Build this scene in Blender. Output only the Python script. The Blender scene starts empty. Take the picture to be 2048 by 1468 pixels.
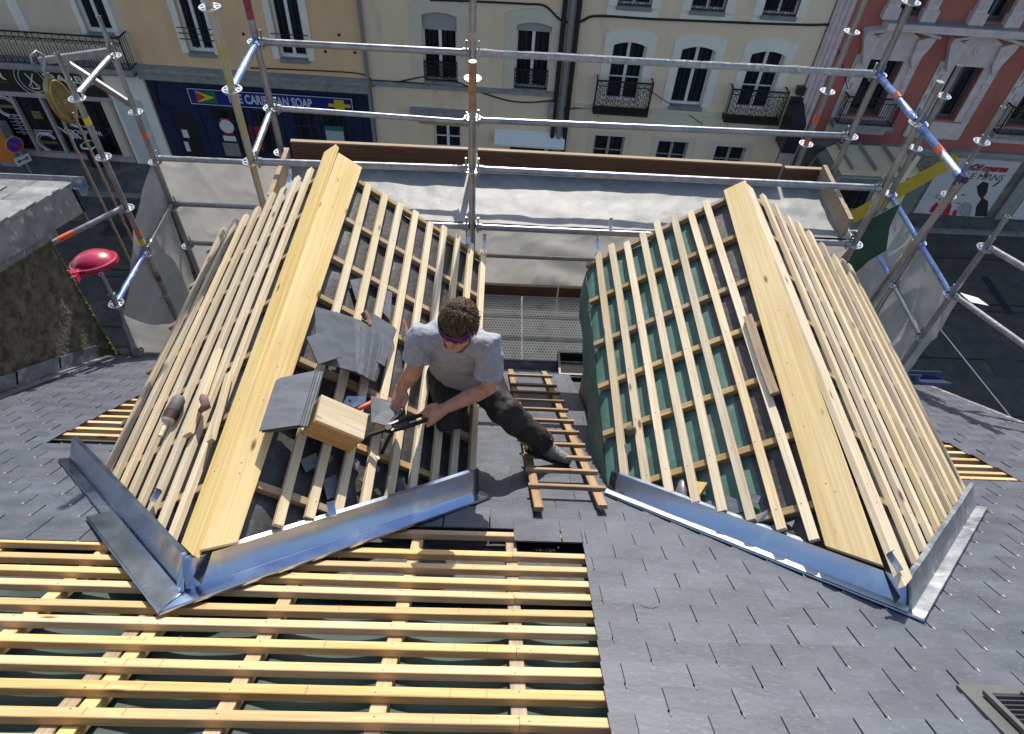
import bpy, bmesh, math, random
from mathutils import Matrix, Vector, Euler, noise
random.seed(7)
S = bpy.context.scene
COL = S.collection
rad = math.radians
# ---------------------------------------------------------------- camera, sky, sun, exposure
FPX, CX, CY = 1341.0, 1024.0, 734.0
def _cam(p, y, r):
    p, y, r = rad(p), rad(y), rad(r)
    fw = Vector((math.sin(y)*math.cos(p), math.cos(y)*math.cos(p), -math.sin(p)))
    rt = Vector((math.cos(y), -math.sin(y), 0)); dn = fw.cross(rt)
    rr = math.cos(r)*rt - math.sin(r)*dn
    return rr, fw.cross(rr), fw
CR, CD, CF = _cam(48.12, 2.576, 4.016)
cam = bpy.data.cameras.new('camera'); camo = bpy.data.objects.new('camera', cam); COL.objects.link(camo)
cam.sensor_width = 36; cam.lens = 36*FPX/2048; cam.clip_start = 0.05; cam.clip_end = 400
camo.matrix_world = Matrix(((CR.x, -CD.x, -CF.x, 0), (CR.y, -CD.y, -CF.y, 0), (CR.z, -CD.z, -CF.z, 0), (0, 0, 0, 1)))
S.camera = camo
SUN_DIR = Vector((0.075, 1.0, 0.72)).normalized()          # towards the sun: over the houses opposite
wd = bpy.data.worlds.new('World'); S.world = wd; wd.use_nodes = True
nt = wd.node_tree; bg = nt.nodes['Background']; sky = nt.nodes.new('ShaderNodeTexSky')
sky.sky_type = 'NISHITA'; sky.sun_disc = False
sky.sun_elevation = math.asin(SUN_DIR.z); sky.sun_rotation = math.atan2(SUN_DIR.x, SUN_DIR.y)
sky.air_density = 1.2; sky.dust_density = 1.5; sky.ozone_density = 1.0; sky.altitude = 60
nt.links.new(sky.outputs[0], bg.inputs[0]); bg.inputs[1].default_value = 0.15
sl = bpy.data.lights.new('sun', 'SUN'); so = bpy.data.objects.new('sun', sl); COL.objects.link(so)
sl.energy = 5.0; sl.angle = rad(0.53); sl.color = (1.0, 0.93, 0.82)
so.rotation_euler = (-SUN_DIR).to_track_quat('-Z', 'Y').to_euler(); so.location = (0, 10, 20)
S.view_settings.view_transform = 'Standard'; S.view_settings.look = 'None'
S.view_settings.exposure = 0.33; S.view_settings.gamma = 1.0
S.cycles.max_bounces = 6; S.cycles.transparent_max_bounces = 12
S.cycles.use_denoising = True
# ---------------------------------------------------------------- pixel of the photograph -> point of the place
def ray(px, py): return CR*((px-CX)/FPX) + CD*((py-CY)/FPX) + CF
def at(px, py, axis, val):
    r = ray(px, py); return r*(val/r[axis])
def on_plane(px, py, n, d):
    r = ray(px, py); return r*(d/n.dot(r))
def frame(o, x, y, z):
    return Matrix(((x[0], y[0], z[0], o[0]), (x[1], y[1], z[1], o[1]), (x[2], y[2], z[2], o[2]), (0, 0, 0, 1)))
# ---------------------------------------------------------------- mesh builder
WM = {}
class MB:
    def __init__(s, M=None): s.v = []; s.f = []; s.m = []; s.M = M; s.fa = []
    def add(s, vs, fs, mi=0, a=0.5):
        n = len(s.v)
        for p in vs:
            p = Vector(p); s.v.append(s.M @ p if s.M else p)
        for f in fs: s.f.append([i+n for i in f]); s.m.append(mi); s.fa.append(a)
    def hexa(s, p, mi=0, a=0.5):   # 8 corners: bottom 4 ccw, top 4 ccw
        s.add(p, [(3,2,1,0),(4,5,6,7),(0,1,5,4),(1,2,6,5),(2,3,7,6),(3,0,4,7)], mi, a)
    def box(s, a, b, mi=0, r=0.5):
        x0,y0,z0 = a; x1,y1,z1 = b
        s.hexa([(x0,y0,z0),(x1,y0,z0),(x1,y1,z0),(x0,y1,z0),(x0,y0,z1),(x1,y0,z1),(x1,y1,z1),(x0,y1,z1)], mi, r)
    def prism(s, pts, z0, z1, mi=0, a=0.5):
        n = len(pts)
        A = sum(pts[i][0]*pts[(i+1)%n][1]-pts[(i+1)%n][0]*pts[i][1] for i in range(n))
        if A < 0: pts = pts[::-1]
        s.add([(x,y,z0) for x,y in pts]+[(x,y,z1) for x,y in pts],
              [tuple(range(n))[::-1], tuple(range(n,2*n))]+[(i,(i+1)%n,(i+1)%n+n,i+n) for i in range(n)], mi, a)
    def slab(s, pts, n, t, mi=0, a=0.5):      # polygon in space given thickness t along -n
        n = Vector(n).normalized(); k = len(pts)
        nn = Vector((0,0,0))
        for i in range(k): nn += Vector(pts[i]).cross(Vector(pts[(i+1)%k]))
        if nn.dot(n) < 0: pts = pts[::-1]
        lo = [Vector(p)-n*t for p in pts]
        s.add(lo+[Vector(p) for p in pts], [tuple(range(k))[::-1], tuple(range(k,2*k))]+[(i,(i+1)%k,(i+1)%k+k,i+k) for i in range(k)], mi, a)
    def tube(s, path, r, n=12, mi=0, caps=True, flat=1.0, up=None):
        P = [Vector(p) for p in path]; k = len(P)
        R = r if isinstance(r, (list, tuple)) else [r]*k
        t0 = (P[1]-P[0]).normalized()
        u = Vector(up) if up else (Vector((0,0,1)) if abs(t0.z) < .9 else Vector((1,0,0)))
        base = len(s.v); vs = []
        for i in range(k):
            t = (P[min(i+1,k-1)]-P[max(i-1,0)]).normalized()
            a = (u - t*u.dot(t)).normalized(); b = t.cross(a); u = a
            for j in range(n):
                an = 2*math.pi*j/n; vs.append(P[i]+(a*math.cos(an)*flat+b*math.sin(an))*R[i])
        fs = [(i*n+j, i*n+(j+1)%n, (i+1)*n+(j+1)%n, (i+1)*n+j) for i in range(k-1) for j in range(n)]
        if caps: fs += [tuple(range(n))[::-1], tuple(range((k-1)*n, k*n))]
        s.add(vs, fs, mi)
    def lathe(s, prof, n=24, mi=0, o=(0,0,0)):
        vs = []; k = len(prof)
        for r, z in prof:
            for j in range(n):
                an = 2*math.pi*j/n; vs.append((o[0]+r*math.cos(an), o[1]+r*math.sin(an), o[2]+z))
        fs = [(i*n+j, i*n+(j+1)%n, (i+1)*n+(j+1)%n, (i+1)*n+j) for i in range(k-1) for j in range(n)]
        s.add(vs, fs, mi)
    def loft(s, secs, n=16, mi=0):            # (centre, axis a, axis b, ra, rb)
        vs = []; k = len(secs)
        for c, a, b, ra, rb in secs:
            c, a, b = Vector(c), Vector(a).normalized(), Vector(b).normalized()
            for j in range(n):
                an = 2*math.pi*j/n; vs.append(c+a*ra*math.cos(an)+b*rb*math.sin(an))
        fs = [(i*n+j, i*n+(j+1)%n, (i+1)*n+(j+1)%n, (i+1)*n+j) for i in range(k-1) for j in range(n)]
        s.add(vs, fs+[tuple(range(n))[::-1], tuple(range((k-1)*n, k*n))], mi)
    def sheet(s, fn, nu, nv, t=0.0, mi=0):    # fn(u,v) -> point
        vs = [fn(i/nu, j/nv) for j in range(nv+1) for i in range(nu+1)]
        fs = [(j*(nu+1)+i, j*(nu+1)+i+1, (j+1)*(nu+1)+i+1, (j+1)*(nu+1)+i) for j in range(nv) for i in range(nu)]
        s.add(vs, fs, mi)
    def mesh_from(s, me, M, mi=0):
        n = len(s.v)
        for v in me.vertices: s.v.append((s.M @ (M @ v.co)) if s.M else (M @ v.co))
        for p in me.polygons: s.f.append([i+n for i in p.vertices]); s.m.append(mi); s.fa.append(.5)
    def build(s, name, mats, parent=None, M=None, smooth=False, normals=True, attr=False):
        if not isinstance(mats, (list, tuple)): mats = [mats]
        if M is None:
            lo = [min(v[i] for v in s.v) for i in range(3)]; hi = [max(v[i] for v in s.v) for i in range(3)]
            c = Vector([(a+b)/2 for a, b in zip(lo, hi)]); M = Matrix.Translation(c); vs = [v-c for v in s.v]
        else: vs = s.v
        me = bpy.data.meshes.new(name); me.from_pydata([tuple(v) for v in vs], [], s.f)
        for m in mats: me.materials.append(m)
        me.polygons.foreach_set('material_index', s.m)
        if attr:
            at_ = me.attributes.new('rnd', 'FLOAT', 'FACE'); at_.data.foreach_set('value', s.fa)
        if normals:
            b = bmesh.new(); b.from_mesh(me); bmesh.ops.recalc_face_normals(b, faces=b.faces); b.to_mesh(me); b.free()
        if smooth:
            me.polygons.foreach_set('use_smooth', [True]*len(me.polygons))
            if smooth != 'all':
                try: me.set_sharp_from_angle(angle=rad(40))
                except Exception: pass
        return link(name, me, M, parent)
def link(name, me, M, parent=None):
    o = bpy.data.objects.new(name, me); COL.objects.link(o); o.matrix_basis = M; WM[o] = M
    if parent: par(o, parent)
    return o
def par(o, p):
    o.parent = p; o.matrix_parent_inverse = WM[p].inverted()
def dup(o, M, parent=None):
    c = o.copy(); COL.objects.link(c); c.parent = None; c.matrix_parent_inverse = Matrix(); c.matrix_basis = M; WM[c] = M
    for k in ('label', 'category', 'group'):
        pass
    if parent: par(c, parent)
    return c
def thing(name, label, cat, loc=(0,0,0), group=None):
    o = bpy.data.objects.new(name, None); COL.objects.link(o); o.empty_display_size = .1
    o.location = loc; WM[o] = Matrix.Translation(Vector(loc)); return tag(o, label, cat, group)
def tag(o, label, cat, group=None):
    o['label'] = label; o['category'] = cat
    if group: o['group'] = group
    return o
def struct(o): o['kind'] = 'structure'; return o
def text_mesh(txt, size=1.0, ext=0.004, shear=0, align='CENTER', bold=0):
    cu = bpy.data.curves.new('txt', 'FONT'); cu.body = txt; cu.size = size; cu.extrude = ext; cu.shear = shear
    cu.align_x = align; cu.align_y = 'CENTER'; cu.offset = bold; cu.resolution_u = 3
    o = bpy.data.objects.new('txt', cu); COL.objects.link(o)
    me = bpy.data.meshes.new_from_object(o.evaluated_get(bpy.context.evaluated_depsgraph_get()))
    bpy.data.objects.remove(o); bpy.data.curves.remove(cu); return me
# ---------------------------------------------------------------- materials
MATS = {}
def mat(name, c1, c2=None, scale=8, stretch=(1,1,1), rough=0.7, rough2=None, metal=0, bump=0.0, bscale=None, rand=0.0,
        detail=6, spec=0.5, attr=0.0, alpha=1.0, contrast=(0.35, 0.65), c3=None, s3=60, trans=0.0, coat=0):
    m = bpy.data.materials.new(name); m.use_nodes = True; t = m.node_tree; N = t.nodes; L = t.links
    b = N['Principled BSDF']; c2 = c2 or c1
    tc = N.new('ShaderNodeTexCoord'); mp = N.new('ShaderNodeMapping'); oi = N.new('ShaderNodeObjectInfo')
    mp.inputs['Scale'].default_value = stretch
    ad = N.new('ShaderNodeVectorMath'); ad.operation = 'ADD'
    ml = N.new('ShaderNodeMath'); ml.operation = 'MULTIPLY'; ml.inputs[1].default_value = 37.0 if rand else 0.0
    L.new(oi.outputs['Random'], ml.inputs[0]); L.new(tc.outputs['Object'], mp.inputs[0])
    L.new(mp.outputs[0], ad.inputs[0]); L.new(ml.outputs[0], ad.inputs[1])
    nz = N.new('ShaderNodeTexNoise'); nz.inputs['Scale'].default_value = scale; nz.inputs['Detail'].default_value = detail
    nz.inputs['Roughness'].default_value = .62
    L.new(ad.outputs[0], nz.inputs['Vector'])
    cr = N.new('ShaderNodeValToRGB'); e = cr.color_ramp.elements
    e[0].position, e[1].position = contrast; e[0].color = (*c1, 1); e[1].color = (*c2, 1)
    L.new(nz.outputs[0], cr.inputs[0]); col = cr.outputs[0]
    if c3:
        n3 = N.new('ShaderNodeTexNoise'); n3.inputs['Scale'].default_value = s3; n3.inputs['Detail'].default_value = 4
        L.new(ad.outputs[0], n3.inputs['Vector'])
        r3 = N.new('ShaderNodeValToRGB'); r3.color_ramp.elements[0].position = .56; r3.color_ramp.elements[1].position = .72
        L.new(n3.outputs[0], r3.inputs[0])
        mx = N.new('ShaderNodeMix'); mx.data_type = 'RGBA'; mx.inputs[7].default_value = (*c3, 1)
        L.new(r3.outputs[0], mx.inputs[0]); L.new(col, mx.inputs[6]); col = mx.outputs[2]
    src = None
    if attr:
        av = N.new('ShaderNodeAttribute'); av.attribute_name = 'rnd'; src = av.outputs['Fac']; amt = attr
    elif rand: src = oi.outputs['Random']; amt = rand
    if src:
        hs = N.new('ShaderNodeHueSaturation'); mr = N.new('ShaderNodeMapRange')
        mr.inputs[3].default_value = 1-amt; mr.inputs[4].default_value = 1+amt
        L.new(src, mr.inputs[0]); L.new(mr.outputs[0], hs.inputs['Value']); L.new(col, hs.inputs['Color']); col = hs.outputs[0]
    L.new(col, b.inputs['Base Color'])
    b.inputs['Roughness'].default_value = rough; b.inputs['Metallic'].default_value = metal
    b.inputs['Specular IOR Level'].default_value = spec; b.inputs['Alpha'].default_value = alpha
    if coat: b.inputs['Coat Weight'].default_value = coat; b.inputs['Coat Roughness'].default_value = .1
    if rough2 is not None:
        rr = N.new('ShaderNodeMapRange'); rr.inputs[1].default_value = .3; rr.inputs[2].default_value = .7
        rr.inputs[3].default_value = rough; rr.inputs[4].default_value = rough2
        L.new(nz.outputs[0], rr.inputs[0]); L.new(rr.outputs[0], b.inputs['Roughness'])
    if bump:
        bn = N.new('ShaderNodeTexNoise'); bn.inputs['Scale'].default_value = bscale or scale*3; bn.inputs['Detail'].default_value = 8
        L.new(ad.outputs[0], bn.inputs['Vector'])
        bp = N.new('ShaderNodeBump'); bp.inputs['Strength'].default_value = 1; bp.inputs['Distance'].default_value = bump
        L.new(bn.outputs[0], bp.inputs['Height']); L.new(bp.outputs[0], b.inputs['Normal'])
    if trans:
        tr = N.new('ShaderNodeBsdfTranslucent'); L.new(col, tr.inputs[0]); mxs = N.new('ShaderNodeMixShader'); mxs.inputs[0].default_value = trans
        L.new(b.outputs[0], mxs.inputs[1]); L.new(tr.outputs[0], mxs.inputs[2]); L.new(mxs.outputs[0], N['Material Output'].inputs[0])
    MATS[name] = m; return m
def wood(name, light, dark, knot=(.16,.085,.035), rand=.14, rough=.72, stain=None, along=2.2):
    m = bpy.data.materials.new(name); m.use_nodes = True; t = m.node_tree; N = t.nodes; L = t.links
    b = N['Principled BSDF']; tc = N.new('ShaderNodeTexCoord'); oi = N.new('ShaderNodeObjectInfo')
    ml = N.new('ShaderNodeMath'); ml.operation = 'MULTIPLY'; ml.inputs[1].default_value = 53.0; L.new(oi.outputs['Random'], ml.inputs[0])
    def vec(sc):
        mp = N.new('ShaderNodeMapping'); mp.inputs['Scale'].default_value = sc; L.new(tc.outputs['Object'], mp.inputs[0])
        ad = N.new('ShaderNodeVectorMath'); ad.operation = 'ADD'; L.new(mp.outputs[0], ad.inputs[0]); L.new(ml.outputs[0], ad.inputs[1]); return ad.outputs[0]
    def nz(v, sc, de=5, dist=0):
        n = N.new('ShaderNodeTexNoise'); n.inputs['Scale'].default_value = sc; n.inputs['Detail'].default_value = de; n.inputs['Distortion'].default_value = dist
        L.new(v, n.inputs['Vector']); return n.outputs[0]
    g = nz(vec((along, 60, 60)), 1.6, 6, .4); big = nz(vec((.8, 6, 6)), 1.2, 3)
    cr = N.new('ShaderNodeValToRGB'); e = cr.color_ramp.elements; e[0].position, e[1].position = .3, .68
    e[0].color = (*dark, 1); e[1].color = (*light, 1); L.new(g, cr.inputs[0]); col = cr.outputs[0]
    mx = N.new('ShaderNodeMix'); mx.data_type = 'RGBA'; mx.blend_type = 'MULTIPLY'; mx.inputs[0].default_value = .55
    r2 = N.new('ShaderNodeValToRGB'); r2.color_ramp.elements[0].position = .35; r2.color_ramp.elements[1].position = .6
    r2.color_ramp.elements[0].color = (*(stain or (.78,.72,.6)), 1); r2.color_ramp.elements[1].color = (1,1,1,1)
    L.new(big, r2.inputs[0]); L.new(col, mx.inputs[6]); L.new(r2.outputs[0], mx.inputs[7]); col = mx.outputs[2]
    vo = N.new('ShaderNodeTexVoronoi'); vo.inputs['Scale'].default_value = 1.0; L.new(vec((2.6, 9, 9)), vo.inputs['Vector'])
    r3 = N.new('ShaderNodeValToRGB'); r3.color_ramp.elements[0].position = .045; r3.color_ramp.elements[1].position = .11
    r3.color_ramp.elements[0].color = (1,1,1,1); r3.color_ramp.elements[1].color = (0,0,0,1); L.new(vo.outputs['Distance'], r3.inputs[0])
    mk = N.new('ShaderNodeMix'); mk.data_type = 'RGBA'; mk.inputs[7].default_value = (*knot, 1)
    L.new(r3.outputs[0], mk.inputs[0]); L.new(col, mk.inputs[6]); col = mk.outputs[2]
    hs = N.new('ShaderNodeHueSaturation'); mr = N.new('ShaderNodeMapRange'); mr.inputs[3].default_value = 1-rand; mr.inputs[4].default_value = 1+rand*.7
    L.new(oi.outputs['Random'], mr.inputs[0]); L.new(mr.outputs[0], hs.inputs['Value']); L.new(col, hs.inputs['Color'])
    m2 = N.new('ShaderNodeMath'); m2.operation = 'MULTIPLY'; m2.inputs[1].default_value = 7.13; m3 = N.new('ShaderNodeMath'); m3.operation = 'FRACT'; sr = N.new('ShaderNodeMapRange'); sr.inputs[3].default_value = .88; sr.inputs[4].default_value = 1.15
    L.new(oi.outputs['Random'], m2.inputs[0]); L.new(m2.outputs[0], m3.inputs[0]); L.new(m3.outputs[0], sr.inputs[0]); L.new(sr.outputs[0], hs.inputs['Saturation'])
    L.new(hs.outputs[0], b.inputs['Base Color']); b.inputs['Roughness'].default_value = rough; b.inputs['Specular IOR Level'].default_value = .3
    bp = N.new('ShaderNodeBump'); bp.inputs['Distance'].default_value = .0012; L.new(g, bp.inputs['Height']); L.new(bp.outputs[0], b.inputs['Normal'])
    MATS[name] = m; return m
PINE = wood('pale_pine', (.66,.475,.275), (.49,.32,.155), rand=.20)
PINE_D = wood('dormer_pine', (.71,.62,.46), (.55,.45,.31), rand=.22)
YELLOW = wood('yellow_treated_pine', (.69,.56,.31), (.57,.43,.21), along=.9, rand=.08, stain=(.86,.76,.50))
OLIVE = wood('treated_counter_batten', (.46,.34,.17), (.33,.22,.10), rand=.25)
GREYW = wood('weathered_wood', (.40,.31,.22), (.25,.18,.12), rand=.2)
LADW = wood('ladder_wood', (.38,.27,.17), (.24,.155,.09), rand=.15)
BROWN = wood('brown_toe_board', (.17,.085,.05), (.09,.045,.028), rand=.1)
CHALK = mat('chalk_line', (.36,.13,.08), rough=.9)
NAIL = mat('nail_steel', (.12,.11,.10), metal=.6, rough=.5)
SLATE = mat('slate', (.047,.056,.077), (.083,.095,.125), scale=5, stretch=(1,2.2,1), rough=.42, rough2=.55, bump=.0011, bscale=30, attr=.13,
            c3=(.105,.115,.140), s3=46, contrast=(.3,.72), spec=.5)
SLATE_B = mat('loose_slate', (.085,.098,.122), (.135,.148,.175), scale=9, stretch=(1,2.5,1), rough=.62, bump=.0008, bscale=60, rand=.22, spec=.3)
SLATE_OLD = mat('old_slate', (.13,.14,.155), (.25,.255,.26), scale=7, rough=.55, bump=.001, attr=.25, c3=(.30,.30,.25), s3=25)
ZINC = mat('zinc', (.40,.49,.66), (.54,.61,.74), scale=4, rough=.17, rough2=.30, metal=1.0, bump=.0010, bscale=3, c3=(.64,.69,.77), s3=9, contrast=(.3,.7))
ZINC_D = mat('dull_zinc', (.20,.22,.25), (.33,.35,.38), scale=6, rough=.40, rough2=.6, metal=.85, bump=.002, bscale=20, c3=(.50,.52,.55), s3=16)
STEEL = mat('galvanised_tube', (.27,.28,.29), (.43,.44,.45), scale=9, stretch=(1,1,.6), rough=.30, rough2=.5, metal=.85, bump=.0006, bscale=60, rand=.12, c3=(.30,.28,.25), s3=24)
STEEL_B = mat('blue_painted_tube', (.10,.18,.42), (.22,.34,.60), scale=7, rough=.4, metal=.3, rand=.08, c3=(.5,.52,.56), s3=20)
STEEL_P = mat('cement_splashed_tube', (.30,.31,.33), (.50,.49,.46), scale=14, rough=.6, rough2=.9, metal=.4, bump=.006, bscale=30, c3=(.70,.67,.58), s3=35)
STEEL_Y = mat('yellow_stained_tube', (.45,.36,.08), (.42,.42,.40), scale=5, rough=.5, metal=.4, bump=.001)
STEEL_R = mat('maroon_painted_tube', (.20,.02,.04), (.30,.06,.07), scale=8, rough=.5, metal=.1)
RUST = mat('rusty_tube', (.34,.14,.06), (.45,.24,.14), scale=16, rough=.8, metal=.2)
ORANGE_T = mat('orange_tape', (.80,.13,.05), rough=.5)
YELLOW_T = mat('yellow_tape', (.72,.55,.03), rough=.5)
BRIGHT = mat('bright_zinc_plate', (.52,.53,.54), (.66,.66,.66), scale=30, rough=.3, metal=.8)
DECK = mat('tarp_covered_deck', (.17,.185,.195), (.25,.26,.26), scale=4, rough=.6, bump=.012, bscale=5, c3=(.30,.30,.295), s3=7)
NET = mat('white_debris_net', (.34,.35,.355), (.46,.46,.455), scale=3, rough=.8, trans=.35, alpha=.93, bump=.01, bscale=4)
GREEN = mat('green_tarp', (.012,.05,.03), (.03,.09,.05), scale=6, rough=.5, bump=.01)
TEAL = mat('green_underlay', (.045,.115,.10), (.075,.165,.145), scale=4, rough=.6, bump=.006, bscale=7, c3=(.10,.20,.18), s3=12)
TEAL_D = mat('dark_green_underlay', (.012,.034,.030), (.026,.06,.053), scale=3, rough=.6, bump=.006, bscale=6)
BLACKU = mat('black_underlay', (.028,.028,.031), (.055,.055,.06), scale=4, rough=.55, bump=.004, bscale=30, c3=(.09,.09,.10), s3=18)
BLACK = mat('black_plastic', (.012,.012,.013), (.02,.02,.022), scale=9, rough=.4)
EDGE = mat('slate_edge', (.030,.034,.042), (.05,.055,.065), scale=30, rough=.8)
IRON = mat('black_iron', (.012,.012,.013), (.025,.024,.023), scale=20, rough=.6, metal=.3)
GLASS = mat('dark_window_glass', (.006,.008,.010), (.045,.048,.05), scale=1.0, stretch=(11,11,.25), contrast=(.45,.75), rough=.07, spec=.6)
WHITE = mat('white_window_paint', (.68,.68,.66), (.78,.78,.77), scale=8, rough=.5)
CURTAIN = mat('dark_curtain', (.02,.024,.028), (.05,.055,.06), scale=30, stretch=(1,.05,1), rough=.9)
# ---------------------------------------------------------------- the house being re-roofed
A = rad(35.35); D0 = 1.40
EY = Vector((0, math.cos(A), -math.sin(A))); EZ = Vector((0, math.sin(A), math.cos(A))); EX = Vector((1,0,0))
RM = frame(EZ*(-D0), EX, EY, EZ)                      # (x across, s down the slope, h off the slates)
def rp(x, s, h=0): return RM @ Vector((x, s, h))
def rc(px, py, h=0):
    P = on_plane(px, py, EZ, h-D0); return P.x, P.dot(EY)
TP = rad(35.7); DORM = {'L': (-1.04, -2.318), 'R': (1.555, -2.318)}; PITCH = {('L',1):35.7, ('L',-1):35.7, ('R',-1):35.7, ('R',1):34.6}
def dfr(dm, sd):
    xr, zr = DORM[dm]; p = rad(PITCH[(dm, sd)])
    et = Vector((sd*math.cos(p), 0, -math.sin(p))); n = Vector((sd*math.sin(p), 0, math.cos(p)))
    return Vector((xr,0,zr)), et, n
def dp(dm, sd, t, y, h=0):
    o, et, n = dfr(dm, sd); return o+et*t+n*h+Vector((0,y,0))
def dc(px, py, dm, sd, h=0):                           # pixel -> (t, y) on that slope
    o, et, n = dfr(dm, sd); P = on_plane(px, py, n, n.dot(o)+h); q = P-o; return q.dot(et), P.y
def plank(name, p0, p1, w, t, n, m, parent, nails=(), bow=.003, seg=10, skew=0, marks=(), w1=None):
    """a board: p0,p1 run along the middle of its upper face"""
    p0, p1, n = Vector(p0), Vector(p1), Vector(n); x = (p1-p0); L = x.length; x.normalize(); n = (n-x*n.dot(x)).normalized(); y = n.cross(x)
    b = MB(); ch = min(.0022, t*.2); prof = [(-w/2,-t),(w/2,-t),(w/2,-ch),(w/2-ch,0),(-w/2+ch,0),(-w/2,-ch)]
    ph = random.uniform(0, 6.3); a1 = random.uniform(-bow, bow); a2 = random.uniform(-bow, bow)*.6; ww = random.uniform(.97, 1.03)
    vs = []
    for i in range(seg+1):
        f = i/seg; dy = a1*math.sin(math.pi*f)+a2*math.sin(2*math.pi*f+ph)-a2*math.sin(ph); dz = a2*.5*math.sin(math.pi*f)
        for (u, v) in prof: vs.append((f*L+(1-f)**6*skew*u/w, u*ww*(1+(((w1 or w)/w)-1)*f)+dy, v+dz))
    k = len(prof); fs = [(i*k+j, i*k+(j+1)%k, (i+1)*k+(j+1)%k, (i+1)*k+j) for i in range(seg) for j in range(k)]
    fs += [tuple(range(k))[::-1], tuple(range(seg*k, seg*k+k))]
    b.add(vs, fs)
    for q in nails:
        for dx, dy in ((0, random.uniform(-.3,.3)*w),):
            xx = q*L+random.uniform(-.012,.012)
            f = q; yy = dy+a1*math.sin(math.pi*f)
            b.add([(xx+.0028*math.cos(c), yy+.0028*math.sin(c), .0012+a2*.5*math.sin(math.pi*f)) for c in [i*math.pi/3 for i in range(6)]], [tuple(range(6))], 1)
    for q in marks:
        xx = q*L; dy = a1*math.sin(math.pi*q); dz = a2*.5*math.sin(math.pi*q)+a2*.3
        b.add([(xx-.0007, -w/2+.003+dy, .0006+abs(dz)), (xx+.0007, -w/2+.003+dy, .0006+abs(dz)), (xx+.0017, w/2-.003+dy, .0006+abs(dz)), (xx+.0003, w/2-.003+dy, .0006+abs(dz))], [(0,1,2,3)], 2)
    return b.build(name, [m, NAIL, CHALK], parent, M=frame(p0, x, y, n), normals=True)
house = thing('slate_roofed_house', 'house under re-roofing with half slated roof, bare battens and two stripped dormers', 'house', (0, 1, -13.6))
XL, XR, S_EAVE = -3.5, 4.12, 6.02
# --- sarking under everything (dark), and the green underlay where battens lie open
b = MB(RM); b.box((XL, -.6, -.36), (XR, 2.95, -.24)); b.box((XL, 2.95, -.36), (XR, S_EAVE-.03, -.06)); b.build('roof_deck', BLACKU, house)
def under(u, v):
    x = -3.45+u*4.05; s = -.5+v*3.9
    k = abs(((x+.31)/.43) % 1 - .5)*2
    return (x, s, -.108 - .030*(1-k*k) + .010*noise.noise(Vector((x*2.2, s*2.2, 3))) + .006*noise.noise(Vector((x*7, s*5, 1))))
b = MB(RM); b.sheet(under, 90, 90); b.build('underlay_sheet', TEAL_D, house, smooth='all', normals=False)
b = MB(RM); b.sheet(lambda u, v: (-.95+u*1.5, 2.38+v*.55, -.080-.01*noise.noise(Vector((u*5, v*4, 9)))), 24, 8); b.build('underlay_strip', BLACKU, house, smooth='all', normals=False)
b = MB(RM); tm = text_mesh('14-129', .034, .0004)
tq = rc(1090, 1102, -.07); b.mesh_from(tm, Matrix.Translation((tq[0], tq[1], -.066))); b.build('underlay_print', WHITE, house, normals=False)
# --- counter battens down the slope
for x, w, m, dx in ((.115,.05,GREYW,.0), (-.307,.05,PINE,.01), (-.743,.05,PINE,.0), (-1.135,.048,YELLOW,.0), (-1.192,.05,GREYW,.0), (-1.60,.05,PINE,0), (-2.03,.05,PINE,0), (-2.46,.05,GREYW,0), (-2.9,.05,PINE,0), (-3.3,.05,PINE,0)):
    plank('counter_batten', rp(x+dx, -.4, -.042), rp(x, 3.1, -.042), w, .042, EZ, m, house, bow=.004)
# --- battens across the open part, measured one by one
BY = [(1073,.02),(1112,0),(1140,0),(1168,0),(1195,0),(1228,0),(1262,0),(1302,0),(1345,0),(1392,0),(1445,0)]
ss = sorted([rc(900, y-8, -.014)[1] for y, _ in BY]); g = (ss[-1]-ss[0])/(len(ss)-1)
rows = [ss[0]-g*k for k in range(14, 0, -1)]+ss
CBX = [.115,-.307,-.743,-1.165,-1.6,-2.03,-2.46,-2.9]
for i, s in enumerate(rows):
    x1 = .50; x0 = -3.48
    if i % 3 == 2:
        plank('batten', rp(.118, s+.002, -.014), rp(.50, s-.002, -.014), .041, .027, EZ, PINE, house, nails=[.1], bow=.002); x1 = .116
    plank('batten', rp(x0, s+random.uniform(-.003,.003), -.014), rp(x1, s+random.uniform(-.003,.003), -.014), .041, .027, EZ, PINE, house,
          nails=[(c-x0)/(x1-x0) for c in CBX], bow=.007, seg=24, marks=[(c-x0)/(x1-x0) for c in ((.02, -.09, -.52, -1.0, -1.11, -1.75) if i % 2 else (.02-.003*i, -.09-.003*i, -1.0, -1.11))])
# --- slates
G = g; TH = .0055; SW = .216
def clip(poly, nx, ny, c):                              # keep nx*x+ny*y <= c
    out = []
    for i in range(len(poly)):
        a, b_ = poly[i], poly[(i+1) % len(poly)]; da = nx*a[0]+ny*a[1]-c; db = nx*b_[0]+ny*b_[1]-c
        if da <= 0: out.append(a)
        if da*db < 0:
            t = da/(da-db); out.append((a[0]+(b_[0]-a[0])*t, a[1]+(b_[1]-a[1])*t))
    return out
FL = {('L',1): (rc(366,1184), rc(958,985)), ('L',-1): (rc(366,1184), rc(140,917)), ('R',-1): (rc(1818,1227), rc(1214,987)), ('R',1): (rc(1818,1227), rc(1950,1012))}
def halfplane(p, q, inside):                            # line p-q; keep the side away from `inside`
    nx, ny = q[1]-p[1], -(q[0]-p[0]); c = nx*p[0]+ny*p[1]
    if nx*inside[0]+ny*inside[1] < c: nx, ny, c = -nx, -ny, -c
    l = math.hypot(nx, ny); return nx/l, ny/l, c/l
HP = {}
for (dm, sd), (p, q) in FL.items(): HP[(dm, sd)] = halfplane(p, q, (DORM[dm][0], 4.2))
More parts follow.
